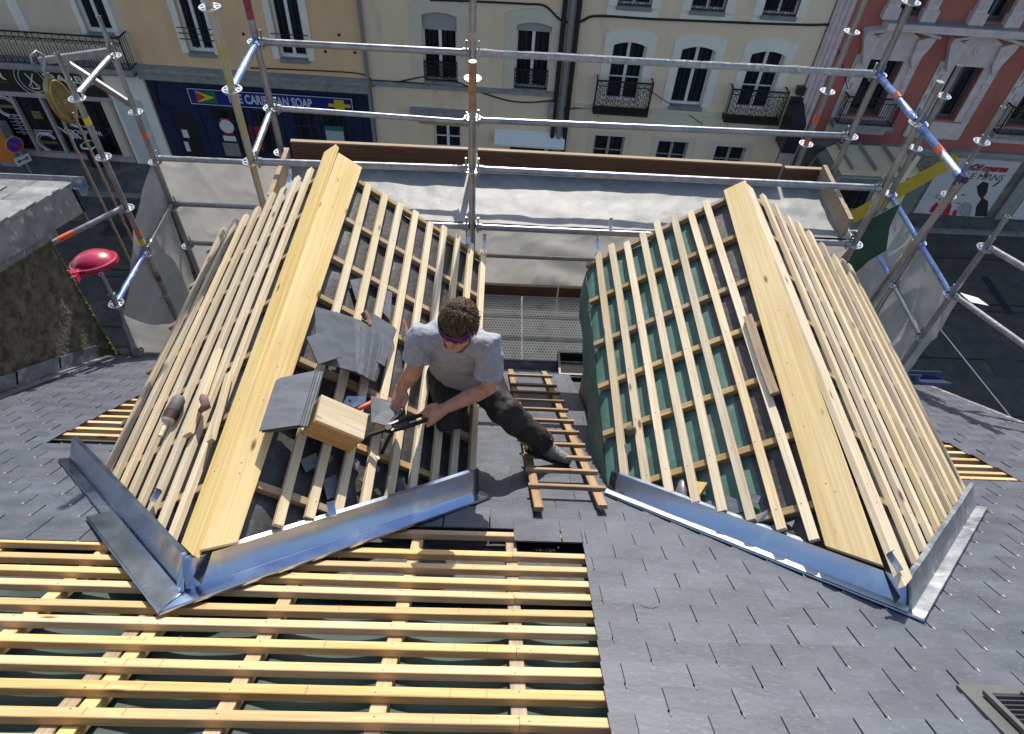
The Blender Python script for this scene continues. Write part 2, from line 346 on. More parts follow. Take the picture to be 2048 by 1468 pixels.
def vclip(poly, sc, key):
    dm, sd = key; xe = DORM[dm][0]+sd*1.04*math.cos(rad(35.7))
    if sc < FL[key][1][1]-.02: return clip(poly, *HP[key])
    return clip(poly, -sd, 0, -sd*xe)
def edge_x(s):  # left margin of the finished slating on the right
    return .435+(s-2.76)*(.435-.372)/(2.76-1.605)
b = MB(RM); hooks = MB(RM)
k0 = int((1.0-ss[0])/G)-14
for k in range(-14, 48):
    sk = ss[0]+.02+k*G                                  # tail of the row
    if sk > S_EAVE+.02: break
    off = (k % 2)*SW/2
    for j in range(-18, 21):
        x0 = j*SW+off+.02; x1 = x0+SW-.0062; xc = (x0+x1)/2
        if x1 < XL or x0 > XR: continue
        jit = random.uniform(-.0015, .0015); lift = random.uniform(0, .0030)
        h0 = sk-G*1.75; poly = [(x0, h0), (x1, h0), (x1, sk+jit), (x0, sk+random.uniform(-.001,.001))]
        poly = clip(poly, -1, 0, -XL); poly = clip(poly, 1, 0, XR-.0)
        sc = sk-G/2
        if xc < -1.094 : zone = 'a'
        elif xc < .25: zone = 'b'
        elif xc < 1.60: zone = 'c'
        else: zone = 'd'
        dropped = False
        if zone == 'a':
            if sc < 2.70: dropped = True
            if xc < -1.0: poly = vclip(poly, sc, ('L',-1))
            tri = [rc(150,845), rc(285,783), rc(207,893)]
            if sc > 2.9 and all(True for _ in [0]):
                # bare triangle beside the dormer
                (ax_,ay),(bx,by),(cx_,cy_) = tri
                if min(ay,by,cy_)-.0 < sc < by and xc > ax_-.02+(sc-ay)*(bx-ax_)/(by-ay+1e-6): dropped = True
        elif zone == 'b':
            poly = vclip(poly, sc, ('L',1))
            if xc > -.02 and sc > 2.62 and xc > .11: pass
            lim = 2.80 if xc > .11 else 2.93
            if sc < lim: dropped = True if xc < edge_x(sc)-.10 else False
            if xc < .11 and sc < 2.93: dropped = True
        elif zone == 'c':
            poly = vclip(poly, sc, ('R',-1))
        else:
            poly = vclip(poly, sc, ('R',1))
            if sc > 2.9:
                (ax_,ay),(bx,by) = rc(2040,955), rc(1862,866)
                if ay-.05 < sc < by and xc < ax_+(sc-ay)*(bx-ax_)/(by-ay): dropped = True
        if sc < 2.80 and zone in 'bc':
            ex = edge_x(sc); poly = clip(poly, -1, 0, -ex)
        if dropped or len(poly) < 3: continue
        ar = abs(sum(poly[i][0]*poly[(i+1)%len(poly)][1]-poly[(i+1)%len(poly)][0]*poly[i][1] for i in range(len(poly))))/2
        if ar < .0015: continue
        def hh(s_): return -TH*(sk-s_)/G + lift*(1-(sk-s_)/(G*1.75))
        n = len(poly)
        A2 = sum(poly[i][0]*poly[(i+1)%n][1]-poly[(i+1)%n][0]*poly[i][1] for i in range(n))
        if A2 < 0: poly = poly[::-1]
        vs = [(x, s_, hh(s_)-TH) for x, s_ in poly]+[(x, s_, hh(s_)) for x, s_ in poly]
        b.add(vs, [tuple(range(n))[::-1], tuple(range(n, 2*n))]+[(i,(i+1)%n,(i+1)%n+n,i+n) for i in range(n)], 0, random.random())
        # hook at the tail of the slate, lying in the joint of the row below
        if ar > .03 and -1.9 < xc or sc > 2.7:
            hooks.tube([(xc, sk-.012, .0035), (xc, sk+.002, .0045), (xc, sk+.004, .000)], .0017, 6, 0)
b.build('slate_covering', SLATE, house, attr=True)
hooks.build('slate_hooks', BRIGHT, house)['kind'] = 'stuff'
# --- one slipped crescent: the chipped slate edge seen near the battens
cr_ = rc(1300, 1215); b = MB(RM)
b.tube([(cr_[0]-.036, cr_[1]+.012, .001), (cr_[0]-.014, cr_[1]-.004, .001), (cr_[0]+.012, cr_[1]-.006, .001), (cr_[0]+.036, cr_[1]+.010, .001)], .0016, 5)
b.build('slate_chip_mark', BLACK, house)
# --- roof window vent let into the slates, bottom right of the photo
v0 = rc(1912, 1374); 
b = MB(RM); fx0, fs1 = v0[0], v0[1]
b.box((fx0, fs1-.62, -.012), (fx0+.62, fs1, .010)); vent = b.build('roof_vent', mat('vent_frame_grey', (.105,.11,.115), (.13,.135,.14), scale=12, rough=.45, metal=.5), house)
b = MB(RM); b.box((fx0+.055, fs1-.60, .011), (fx0+.60, fs1-.045, .016)); b.build('vent_well', BLACK, vent)
for kx in (0, .125, .25, .375):
    b = MB(RM); x0 = fx0+.065+kx
    for i in range(26): b.hexa([(x0, fs1-.075-i*.02, .017),(x0+.095, fs1-.075-i*.02, .017),(x0+.095, fs1-.062-i*.02, .017),(x0, fs1-.062-i*.02, .017),
                                (x0, fs1-.071-i*.02, .026),(x0+.095, fs1-.071-i*.02, .026),(x0+.095, fs1-.067-i*.02, .027),(x0, fs1-.067-i*.02, .027)])
    b.build('vent_louvre', mat('louvre_dark', (.05,.05,.055), rough=.35, metal=.4) if kx == 0 else MATS['louvre_dark'], vent)
for kx in (.045, .165, .29, .415, .54):
    b = MB(RM); b.box((fx0+kx, fs1-.60, .016), (fx0+kx+.016, fs1-.05, .031)); b.build('vent_bar', MATS['vent_frame_grey'], vent)
# --- eaves: zinc gutter, fascia, outer walls down to the street
ev = rp(0, S_EAVE, 0)
b = MB(); pr = [(.00,.0),(.0,-.02),(.02,-.085),(.07,-.11),(.125,-.09),(.145,-.02),(.145,.012),(.152,.018),(.158,.008),(.152,-.02),(.132,-.098),(.07,-.122),(.012,-.094),(-.008,-.02),(-.008,0)]
for x0, x1 in ((XL+.02, XR-.02),):
    n = len(pr); b.add([(x0, ev.y-.01+p[0], ev.z-.02+p[1]) for p in pr]+[(x1, ev.y-.01+p[0], ev.z-.02+p[1]) for p in pr], [(i,(i+1)%n,(i+1)%n+n,i+n) for i in range(n)]+[tuple(range(n)), tuple(range(n,2*n))])
b.build('gutter', ZINC_D, house)
b = MB(RM); b.box((XL+.01, S_EAVE-.10, -.02), (XR-.01, S_EAVE+.01, -.012)); b.build('eaves_strip', ZINC, house)
WALLR = mat('rendered_wall', (.42,.38,.31), (.52,.47,.39), scale=3, rough=.9, bump=.003)
b = MB(); b.box((XL+.03, ev.y-.42, -13.6), (XR-.05, ev.y-.12, ev.z-.16)); b.box((XL+.03, -1.0, -13.6), (XR-.05, ev.y-.42, -4.9)); b.build('house_wall', WALLR, house)
b = MB(RM); b.box((XR-.01, -.6, -.14), (XR+.03, S_EAVE, -.002)); b.build('verge_trim', ZINC_D, house)
# the right verge: blue-grey zinc tray at the eaves corner
q = rc(1845, 762, .02); b = MB(RM); b.box((q[0]-.25, q[1]-.02, -.02), (q[0]+.28, q[1]+.16, .012)); b.box((q[0]-.25, q[1]+.14, .012), (q[0]+.28, q[1]+.17, .085)); b.build('eaves_tray', mat('navy_tray', (.02,.03,.085), (.03,.045,.11), rough=.4, metal=.3), house)
# abutment flashing at the neighbour's wall
b = MB(RM); b.box((XL+.004, 1.2, -.01), (XL+.012, S_EAVE-.1, .115)); b.box((XL+.004, 1.2, .004), (XL+.10, S_EAVE-.1, .010))
for k in range(9): b.box((XL+.012, 1.35+k*.5, .02+.006*(k%2)), (XL+.018, 1.87+k*.5, .125+.006*(k%2)))
b.build('abutment_flashing', ZINC_D, house)
# ---------------------------------------------------------------- dormers
SLOPES = {('L',1): dict(ts=[.257,.378,.495,.612,.729,.843,.957,1.068,1.18], y1=3.775, tmax=1.20, und=(BLACKU,BLACKU)),
          ('L',-1): dict(ts=[.245,.367,.489,.611,.733,.855,.977,1.10], y1=3.86, tmax=1.235, und=(BLACKU,BLACKU)),
          ('R',-1): dict(ts=[.256,.371,.482,.594,.709,.828,.940,1.048], y1=3.72, tmax=1.15, und=(BLACKU,TEAL)),
          ('R',1): dict(ts=[.235,.365,.495,.63,.765,.90,1.035,1.17,1.25], y1=3.80, tmax=1.27, und=(BLACKU,BLACKU))}
CYS = {('L',1): [3.75,3.34,2.97,2.64,2.18,1.84,1.47], ('L',-1): [3.74,3.36,2.98,2.6,2.22,1.84,1.47], ('R',-1): [3.69,3.31,2.92,2.575,2.22,1.85,1.49], ('R',1): [3.7,3.33,2.96,2.59,2.22,1.85,1.5]}
def ystart(t, dm='L', sd=1):
    (x0, s0), (x1, s1) = FL[(dm, sd)]; x = DORM[dm][0]+sd*t*math.cos(rad(35.7))
    s_ = s0+(x-x0)/(x1-x0)*(s1-s0); return s_*math.cos(A)-D0*math.sin(A)+.095
for dm in 'LR':
    xr, zr = DORM[dm]
    # carcass: cheeks and gable front under the slopes
    b = MB(); zb = -5.0; yf = 3.60
    zl = dp(dm,-1,1.1,0,-.13); zrr = dp(dm,1,1.1,0,-.13); rt_ = dp(dm,1,0,0,-.13)
    x0, x1 = zl.x, zrr.x
    zf = -(D0+yf*math.sin(A))/math.cos(A)-.1
    pf = [(x0, zf), (x1, zf), (x1, zrr.z), (xr, rt_.z), (x0, zl.z)]
    b.add([(x, yf, z) for x, z in pf]+[(x, yf-.08, z) for x, z in pf], [tuple(range(5)), tuple(range(5,10))]+[(i,(i+1)%5,(i+1)%5+5,i+5) for i in range(5)])
    for xx, zz in ((x0, zl.z), (x1, zrr.z)):
        ys = (-zz*math.cos(A)-D0)/math.sin(A); d = .03 if xx == x0 else -.03
        q = [(ys, zz), (yf-.08, zz), (yf-.08, zf)]
        b.add([(xx, y, z) for y, z in q]+[(xx+d, y, z) for y, z in q], [(0,1,2),(3,4,5),(0,1,4,3),(1,2,5,4),(2,0,3,5)])
    dor = b.build('dormer', GREYW, house)
    for sd in (-1, 1):
        P = SLOPES[(dm, sd)]; o, et, n = dfr(dm, sd)
        # underlay: upper strip and main sheet
        for (ta, tb, m, hh_) in ((.02, .42, P['und'][0], -.060), (.34, P['tmax']+.03, P['und'][1], -.064)):
            def fn(u, v, ta=ta, tb=tb, hh_=hh_):
                t = ta+u*(tb-ta); y0 = ystart(t, dm, sd)-.05; y = y0+v*(P['y1']-.04-y0)
                w = .010*noise.noise(Vector((t*5+sd*3, y*1.6, 2+xr)))+.007*noise.noise(Vector((t*11, y*5, xr)))
                droop = -.35*max(0, t-P['tmax']+.02)
                return dp(dm, sd, t, y, hh_+w+droop)
            b = MB(); b.sheet(fn, 16, 60); b.build('underlay', m, dor, smooth='all', normals=False)
        if (dm, sd) == ('R', -1):   # hanging skirt of green membrane at the eaves
            def fn(u, v):
                y = 1.95+u*1.72; p = dp(dm, sd, P['tmax']+.03, y, -.07)
                return p+Vector((.012*noise.noise(Vector((y*5, v, 4)))-.015*v+.0, 0, -.30*v*(1 if y < 3.2 else .9)))
            b = MB(); b.sheet(fn, 40, 6); b.build('underlay_skirt', TEAL, dor, smooth='all', normals=False)
        # counter battens
        for y in CYS[(dm, sd)]:
            t0 = .03; te = min([P['tmax']+.005]+[q*.02 for q in range(4, 62) if ystart(q*.02, dm, sd) > y-.02])
            if te < .25: te = .25
            m = OLIVE if sd*(1 if dm == 'L' else -1) > 0 and random.random() < .6 else GREYW
            plank('counter_batten', dp(dm, sd, t0, y, -.026), dp(dm, sd, te, y+random.uniform(-.006,.006), -.026), .036, .034, n, m, dor, bow=.002)
        # battens along the ridge direction
        for k, t in enumerate(P['ts']):
            y0 = ystart(t, dm, sd); y1 = P['y1']+random.uniform(-.03, .04)
            nl = [(y-y0)/(y1-y0) for y in CYS[(dm, sd)] if y0+.03 < y < y1-.02]
            plank('batten', dp(dm, sd, t+random.uniform(-.004,.004), y0, 0), dp(dm, sd, t+random.uniform(-.004,.004), y1, 0), .041, .026, n, PINE_D, dor, nails=nl, bow=.005, seg=16)
        # wide ridge boards
        wb = {('L',1): (.002,.122), ('L',-1): (.004,.108), ('R',-1): (.045,.220), ('R',1): (-.008,.085)}[(dm, sd)]
        mm = YELLOW if (dm, sd) != ('R',1) else PINE_D
        y0 = ystart(wb[1]*.5, dm, sd)+{('L',-1): .04, ('L',1): -.035}.get((dm, sd), 0); y1 = {('L',1): 3.86, ('L',-1): 3.93, ('R',-1): 3.73, ('R',1): 3.72}[(dm, sd)]
        skw = (ystart(wb[1], dm, sd)-ystart(max(wb[0],0), dm, sd))*(-sd)
        hb = {('L',1): .004, ('L',-1): .018, ('R',-1): .006, ('R',1): .006}[(dm, sd)]
        wf_ = {('L',1): (.015,.185), ('R',-1): (-.012,.130)}.get((dm, sd), wb)
        plank('ridge_board', dp(dm, sd, sum(wb)/2, y0, hb), dp(dm, sd, sum(wf_)/2, y1, hb), wb[1]-wb[0], .03, n, mm, dor, w1=wf_[1]-wf_[0],
              nails=[(y-y0)/(y1-y0) for y in CYS[(dm, sd)] if y > y0]+[.13,.33,.52,.71], bow=.004, seg=20, skew=skw)
        # zinc flashing
        (p, q) = FL[(dm, sd)]; P0, P1 = rp(*p, .004), rp(*q, .004)
        d = (P1-P0).normalized(); outw = d.cross(EZ) if d.cross(EZ).dot(Vector((sd, -1, 0))) > 0 else EZ.cross(d)
        lean = outw*.02
        hu = {('L',1): .112, ('L',-1): .118, ('R',-1): .115, ('R',1): .115}[(dm, sd)]
        wf = {('L',1): .095, ('L',-1): .052, ('R',-1): .026, ('R',1): .052}[(dm, sd)]
        prof = [(wf+.004, .0), (wf, .006), (0.006, .0), (0, .006), (-.022, hu), (-.040, hu+.004), (-.042, hu-.004)]
        if (dm, sd) == ('L',1): prof = [(wf+.004, -.004), (wf, .008), (.004, .0), (0, .005), (-.012, hu), (-.026, hu+.008), (-.030, hu+.002)]
        b = MB(); seg = 26; th = .0016
        vs = []; kk = len(prof)
        for i in range(seg+1):
            f = i/seg; w_ = .003*noise.noise(Vector((f*6, hu*40, xr))); flare = (.03*(f-.75)/.25 if f > .75 and (dm, sd) == ('L',1) else 0)
            for (a_, h_) in prof:
                a2 = a_ + (0 if h_ < .02 else w_); 
                mit = (-a_)*0.0
                vs.append(P0+d*((P1-P0).length*f)+outw*a2+EZ*(h_+ (w_*.5 if h_ > .02 else abs(w_)*.6)+flare*.2))
        # mitre the first ring at the ridge line of the dormer
        for j, (a_, h_) in enumerate(prof):
            mk = {('L',1): -1.13, ('L',-1): -.88, ('R',-1): -2.2, ('R',1): -.48}[(dm, sd)] if a_ > .008 else -1.0
            vs[j] = P0+outw*a_+EZ*h_+d*(a_*mk)
        fs = [(i*kk+j, i*kk+j+1, (i+1)*kk+j+1, (i+1)*kk+j) for i in range(seg) for j in range(kk-1)]
        b.add(vs, fs)
        fo = b.build('flashing', ZINC if (dm, sd) in (('L',1),('R',-1),('L',-1)) else ZINC_D, dor, smooth=True, normals=False)
        md = fo.modifiers.new('solid', 'SOLIDIFY'); md.thickness = .002; md.offset = 0
    # solder seam at the apex
    p = FL[(dm, 1)][0]; b = MB()
    b.tube([rp(p[0], p[1]-.01, .008), rp(p[0], p[1]+.012, .06), rp(p[0], p[1]+.03, .112)], [.006,.005,.005], 8, flat=.6); b.build('flashing_seam', ZINC_D if dm == 'R' else ZINC, dor, smooth=True)
# second, loose flange under the left flashing
(p, q) = FL[('L',-1)]; P0, P1 = rp(*p, .004), rp(*q, .004); d = (P1-P0).normalized(); o_ = d.cross(EZ); o_ = o_ if o_.x < 0 else -o_
b = MB(); a0, a1 = P0+d*.0, P0+d*.52
a1 = P0+d*.86; b.slab([a0+o_*.010+EZ*.009-d*.009, a0+o_*.108+EZ*.010-d*.095, a1+o_*.112+EZ*.012, a1+o_*.012+EZ*.012], EZ, .0015); b.slab([a0+o_*.107+EZ*.012-d*.094, a0+o_*.115+EZ*.004-d*.10, a1+o_*.119+EZ*.006, a1+o_*.111+EZ*.013], EZ, .0015)
lf = b.build('loose_flange', ZINC, [o for o in house.children if o.name.startswith('dormer')][0], smooth=False)
# fixing clips bent up over the flashings
def clip_strip(px, py, dm, sd, ln, ang):
    t, y = dc(px, py, dm, sd, .03); P = dp(dm, sd, t, y, .02)
    dv = Vector((math.cos(ang), math.sin(ang), .25)).normalized(); sw = dv.cross(Vector((0,0,1))).normalized()*.016
    b = MB(); b.slab([P-sw, P+sw, P+sw+dv*ln, P-sw+dv*ln], Vector((0,0,1)), .0015); b.slab([P-sw+dv*ln, P+sw+dv*ln, P+sw+dv*ln+Vector((0,0,.018)), P-sw+dv*ln+Vector((0,0,.018))], dv, .0015)
    return b
drs = [o for o in house.children if o.name.startswith('dormer')]
clip_strip(668, 1030, 'L', 1, .055, 1.9).build('fixing_clip', ZINC, drs[0])
clip_strip(1800, 1140, 'R', -1, .07, 2.0).build('fixing_clip', ZINC_D, drs[1])
clip_strip(300, 1000, 'L', -1, .05, 1.2).build('fixing_clip', ZINC_D, drs[0])
for px, py, dm, sd in ((972,487,'L',1), (940,478,'L',1), (1192,488,'R',-1), (1218,455,'R',-1), (575,355,'L',-1)):
    t, y = dc(px, py, dm, sd, .02); P = dp(dm, sd, t, y, .0); b = MB()
    b.tube([P+Vector((0,-.03,.0)), P+Vector((0,.03,.02)), P+Vector((0,.045,.055)), P+Vector((0,.03,.075))], .012, 8, flat=.2); b.build('gutter_bracket', ZINC, drs[0] if dm == 'L' else drs[1], smooth=True)
# short battens in the two bare triangles beside the dormers
for i, y in enumerate((797, 808, 820, 832, 844, 857, 870)):
    x_, s = rc(215, y, -.012); xa = rc(150, 845)[0]+max(0, s-rc(150,845)[1])*(rc(285,783)[0]-rc(150,845)[0])/(rc(285,783)[1]-rc(150,845)[1])
    plank('batten', rp(xa-.12, s, -.012), rp(xa+1.5, s, -.012), .040, .027, EZ, PINE, house)
for i, y in enumerate((869, 881, 893, 905, 918, 931, 944, 955)):
    x_, s = rc(1930, y, -.012)
    plank('batten', rp(x_-1.3, s, -.012), rp(3.2+.2*(i > 4), s, -.012), .040, .027, EZ, PINE, house)
# pale strip added along the right dormer's long flashing: flange glint put into colour
(p, q) = FL[('R',-1)]; P0, P1 = rp(*p, .004), rp(*q, .004); d = (P1-P0).normalized(); ow = d.cross(EZ); ow = ow if ow.x < 0 else -ow
b = MB(); vs = []; n = 60
for i in range(n+1):
    f = i/n; w_ = .028+.003*noise.noise(Vector((f*14, 1, 1))); c_ = P0+d*((P1-P0).length*f)
    vs += [c_-ow*.004+EZ*.024, c_+ow*w_*.5+EZ*(.021+.002*noise.noise(Vector((f*40,3,3)))), c_+ow*w_+EZ*.013]
b.add(vs, [(i*3+k, i*3+k+1, (i+1)*3+k+1, (i+1)*3+k) for i in range(n) for k in range(2)])
b.build('flange_glint', mat('pale_flange_glint', (.36,.39,.43), (.48,.51,.55), scale=9, rough=.55, metal=.3), drs[1], smooth=True, normals=False)
# ---------------------------------------------------------------- scaffold
R0 = .02415; LV = [-1.62-.5*k for k in range(0, 25)]
scaf = thing('scaffold', 'grey modular tube scaffold with round rosettes standing in the street before the roof', 'scaffold', (0, 5.3, -13.6))
ROS = None
def rosette_mesh():
    b = MB(); n = 32; t = .0045
    def ring(r0, r1):
        vs = []; 
        for z in (-t, t):
            for r in (r0, r1):
                for j in range(n):
                    a = 2*math.pi*j/n; vs.append((r*math.cos(a), r*math.sin(a), z))
        def I(z, r, j): return z*2*n+r*n+j % n
        fs = []
        for j in range(n):
            fs += [(I(0,0,j),I(0,0,j+1),I(0,1,j+1),I(0,1,j)), (I(1,0,j),I(1,1,j),I(1,1,j+1),I(1,0,j+1)), (I(0,1,j),I(0,1,j+1),I(1,1,j+1),I(1,1,j)), (I(0,0,j),I(1,0,j),I(1,0,j+1),I(0,0,j+1))]
        b.add(vs, fs)
    ring(R0-.001, .036); ring(.054, .064)
    for k in range(8):
        a = math.pi/8+k*math.pi/4; c, s_ = math.cos(a), math.sin(a); w = .006 if k % 2 else .009
        b.hexa([(.035*c+w*s_, .035*s_-w*c, -t),(.056*c+w*s_, .056*s_-w*c, -t),(.056*c-w*s_, .056*s_+w*c, -t),(.035*c-w*s_, .035*s_+w*c, -t),
                (.035*c+w*s_, .035*s_-w*c, t),(.056*c+w*s_, .056*s_-w*c, t),(.056*c-w*s_, .056*s_+w*c, t),(.035*c-w*s_, .035*s_+w*c, t)])
    return b
def pole(x, y, zt, zb, m=STEEL, spigot=.0, ros=None, tape=()):
    global ROS
    b = MB(); 
    if spigot: b.tube([(0,0,zb),(0,0,zt-spigot)], R0, 16); b.lathe([(R0-.005, zt-spigot),(R0-.005, zt),(R0-.009, zt),(R0-.009, zt-.1)], 16)
    else: b.tube([(0,0,zb),(0,0,zt)], R0, 16)
    o = b.build('standard', m, scaf, M=Matrix.Translation((x, y, 0)), smooth=True)
    for z in (ros if ros is not None else [l for l in LV if zb+.05 < l < zt-.05 and l > -7.2]):
        Mx = Matrix.Translation((x, y, z)) @ Matrix.Rotation(random.uniform(-.08, .08), 4, 'Z')
        if ROS is None: ROS = rosette_mesh().build('rosette', BRIGHT, o, M=Mx)
        else: dup(ROS, Mx, o)
    for z, mm in tape:
        b = MB(); b.tube([(0,0,z-.032),(0,0,z+.032)], R0+.0012, 16, caps=False); b.build('tape_band', mm, o, M=Matrix.Translation((x, y, 0)), smooth=True, normals=False)
    return o
GND = -13.6
def zat(px, py, y): return at(px, py, 1, y).z
pole(-1.78, 4.95, -.9, GND, STEEL, ros=[-2.12,-2.62,-3.0,-4.12], tape=[(-1.75, STEEL_R), (-1.69, STEEL_R), (-1.81, STEEL_R), (-1.63, STEEL_R), (-1.87, STEEL_R), (-1.93, STEEL_R), (-1.57,STEEL_R)])
pole(-1.745, 4.22, -.9, -3.9, STEEL_Y, ros=[-1.62,-2.12,-2.64])
pole(-.222, 4.95, -.9, GND, STEEL, ros=[-2.31, -2.62, -3.12], tape=[(-2.0, mat('faded_sticker', (.42,.30,.24), (.5,.42,.36), scale=30, rough=.8))])
pole(-.190, 4.22, -1.86, -4.2, STEEL, ros=[-2.62], tape=[(-1.9-.06*k, RUST) for k in range(5)])
pole(2.78, 4.95, -.9, GND, STEEL, ros=[-1.63,-2.13,-2.625,-3.12])
pole(2.78, 4.21, zat(1877,163,4.21), -3.9, STEEL, ros=[-2.12,-3.12])
pole(2.83, 5.70, -.9, GND, STEEL, tape=[(zat(1622,235,5.7), ORANGE_T), (zat(1607,285,5.7), ORANGE_T)])
pole(3.87, 5.72, zat(1923,131,5.72), GND, STEEL, spigot=.24)
pole(3.85, 4.95, zat(2009,213,4.95), GND, STEEL, spigot=.24, tape=[(zat(1858,452,4.95), ORANGE_T)])
pole(3.83, 4.23, zat(2012,432,4.23), GND, STEEL, spigot=.2)
pole(-3.28, 5.70, zat(193,32,5.7), GND, STEEL, spigot=.22, tape=[(zat(284,270,5.7), ORANGE_T)])
pole(-3.26, 4.95, zat(108,105,4.95), GND, STEEL, spigot=.2, tape=[(zat(172,241,4.95), YELLOW_T), (zat(272,465,4.95), ORANGE_T), (zat(281,482,4.95), YELLOW_T), (zat(300,522,4.95), STEEL_Y), (zat(307,535,4.95), STEEL_Y), (zat(318,555,4.95), STEEL_R)])
pole(-3.24, 4.22, zat(200,548,4.22), GND, STEEL, spigot=.22, ros=[-4.08,-4.58,-5.08])
def wedge(b, p, d):     # ledger end with its cast head and wedge
    p = Vector(p); d = Vector(d).normalized(); b.tube([p+d*.03, p+d*.075], .030, 10)
    b.box((p.x+d.x*.045-.006, p.y+d.y*.045-.006, p.z-.05), (p.x+d.x*.045+.006, p.y+d.y*.045+.006, p.z+.085))
def ledger(p0, p1, m=STEEL, name='ledger', heads=True, r=R0, bumpy=False):
    p0, p1 = Vector(p0), Vector(p1); d = (p1-p0).normalized(); b = MB()
    n = 40 if bumpy else 2
    path = [p0+d*.03+(p1-p0-d*.06)*(i/(n-1)) for i in range(n)]
    b.tube(path, [r*(1+.10*noise.noise(Vector((i*1.7, p0.z, p0.y)))) if bumpy else r for i in range(n)], 14)
    if bumpy:
        b.tube([q+Vector((0,0,r*.55)) for q in path], [r*(.72+.35*noise.noise(Vector((i*2.3, 4.1, p0.x)))) for i in range(n)], 8)
    if heads: wedge(b, p0, d); wedge(b, p1, -d)
    return b.build(name, m, scaf, smooth=True)
# guard rails, outer row
ledger((-1.78,4.95,-2.12), (-.222,4.95,-2.12)); ledger((-.222,4.95,-2.12), (2.78,4.95,-2.13), STEEL_P, bumpy=True)
ledger((-1.78,4.95,-2.62), (-.222,4.95,-2.66), r=.021); ledger((-.222,4.95,-2.64), (2.78,4.95,-2.625))
# inner row
ledger((-1.745,4.22,-2.64), (-.19,4.22,-2.62)); ledger((-.19,4.22,-2.62), (2.78,4.21,-2.62))
ledger((-1.745,4.22,-3.12), (-.19,4.22,-3.12)); ledger((-.19,4.22,-3.12), (2.78,4.21,-3.12))
ledger((-1.78,4.95,-3.14), (-.222,4.95,-3.14)); ledger((-.222,4.95,-3.14), (2.78,4.95,-3.14))
# transoms
ledger((-1.78,4.95,-2.12), (-1.745,4.22,-2.12), STEEL_B, 'transom'); ledger((-1.78,4.95,-2.62), (-1.745,4.22,-2.64), STEEL, 'transom')
ledger((2.78,4.95,-2.13), (2.78,4.21,-2.12), STEEL_B, 'transom'); o = ledger((2.78,4.21,-2.12), (2.78,3.54,-2.12), STEEL_B, 'transom')
for y, w in ((4.58,.035), (3.86,.04)):
    b = MB(); b.tube([(2.78,y-w,-2.12),(2.78,y+w,-2.12)], R0+.0012, 14, caps=False); b.build('tape_band', ORANGE_T, o, smooth=True, normals=False)
b = MB(); b.tube([(2.78,3.60,-2.12),(2.78,3.80,-2.12)], R0+.0010, 14, caps=False); b.build('bare_steel_sleeve', BRIGHT, o, smooth=True, normals=False)
ledger((2.78,3.54,-2.10), (2.78,3.74,-3.75), STEEL, 'brace', heads=False)
b = MB(); b.tube([(2.78,3.525,-2.12),(2.78,3.575,-2.12)], .029, 12); b.tube([(2.78,3.55,-2.09),(2.78,3.56,-2.17)], .028, 12); b.build('swivel_coupler', mat('violet_coupler', (.06,.03,.10), (.12,.07,.16), scale=30, rough=.4, metal=.5), scaf, smooth=True)
ledger((2.78,4.95,-3.12), (2.78,4.21,-3.12), STEEL, 'transom'); ledger((-1.78,4.95,-3.12), (-1.745,4.22,-3.12), STEEL, 'transom')
for z in (-3.62,-4.12,-4.62):
    ledger((3.87,5.72,z), (3.85,4.95,z), STEEL_B, 'transom'); ledger((3.85,4.95,z), (3.83,4.23,z), STEEL_B if z > -4 else STEEL, 'transom')
b = MB(); b.tube([(3.84,4.62,-3.62-.03),(3.84,4.62,-3.62+.03)], .026, 8); 
ledger((-3.28,5.7,-2.6), (-3.26,4.95,-2.6), STEEL, 'transom'); ledger((-3.28,5.7,-4.09), (-3.26,4.95,-4.09), STEEL, 'transom'); ledger((-3.26,4.95,-4.09), (-3.24,4.22,-4.08), STEEL_B, 'transom')
for k, z in enumerate((-3.58,-4.09,-4.58)):
    ledger((-3.28,5.7,z), (-.3,5.7,z), STEEL_P if k == 0 else STEEL, bumpy=(k == 0)); 
    if k: ledger((-.3,5.7,z), (2.83,5.7,z)); ledger((2.83,5.7,z), (3.87,5.72,z))
for x in (-1.78, -.3):
    b = MB(); b.tube([(x,5.7,-3.5),(x,5.7,GND)], R0, 12); b.build('standard', STEEL, scaf, smooth=True)
# tie tube at the left
p = Vector((-3.26,4.95,-3.60)); q = at(100, 488, 2, -3.60); e = p+(q-p)*1.5
o = ledger(p, e, STEEL, 'tie_tube', heads=False); b = MB(); f = p+(q-p)*.72; d = (q-p).normalized(); b.tube([f, f+d*.12], R0+.001, 14, caps=False); b.build('tape_band', ORANGE_T, o, smooth=True, normals=False)
# tie tubes leaving the picture on the right
for z, (px, py) in ((-3.1,(2048,535)), (-3.6,(2048,690))):
    p = Vector((3.83,4.23,z)); q = at(px, py, 2, z); ledger(p, p+(q-p)*1.8, STEEL_P, 'tie_tube', heads=False)
b = MB(); q = Vector((3.86,4.20,-3.56)); b.slab([q, q+Vector((.16,-.02,-.03)), q+Vector((.22,-.10,-.04)), q+Vector((.05,-.10,-.01))], Vector((0,0,1)), .004); b.build('coupler_plate', WHITE, scaf)
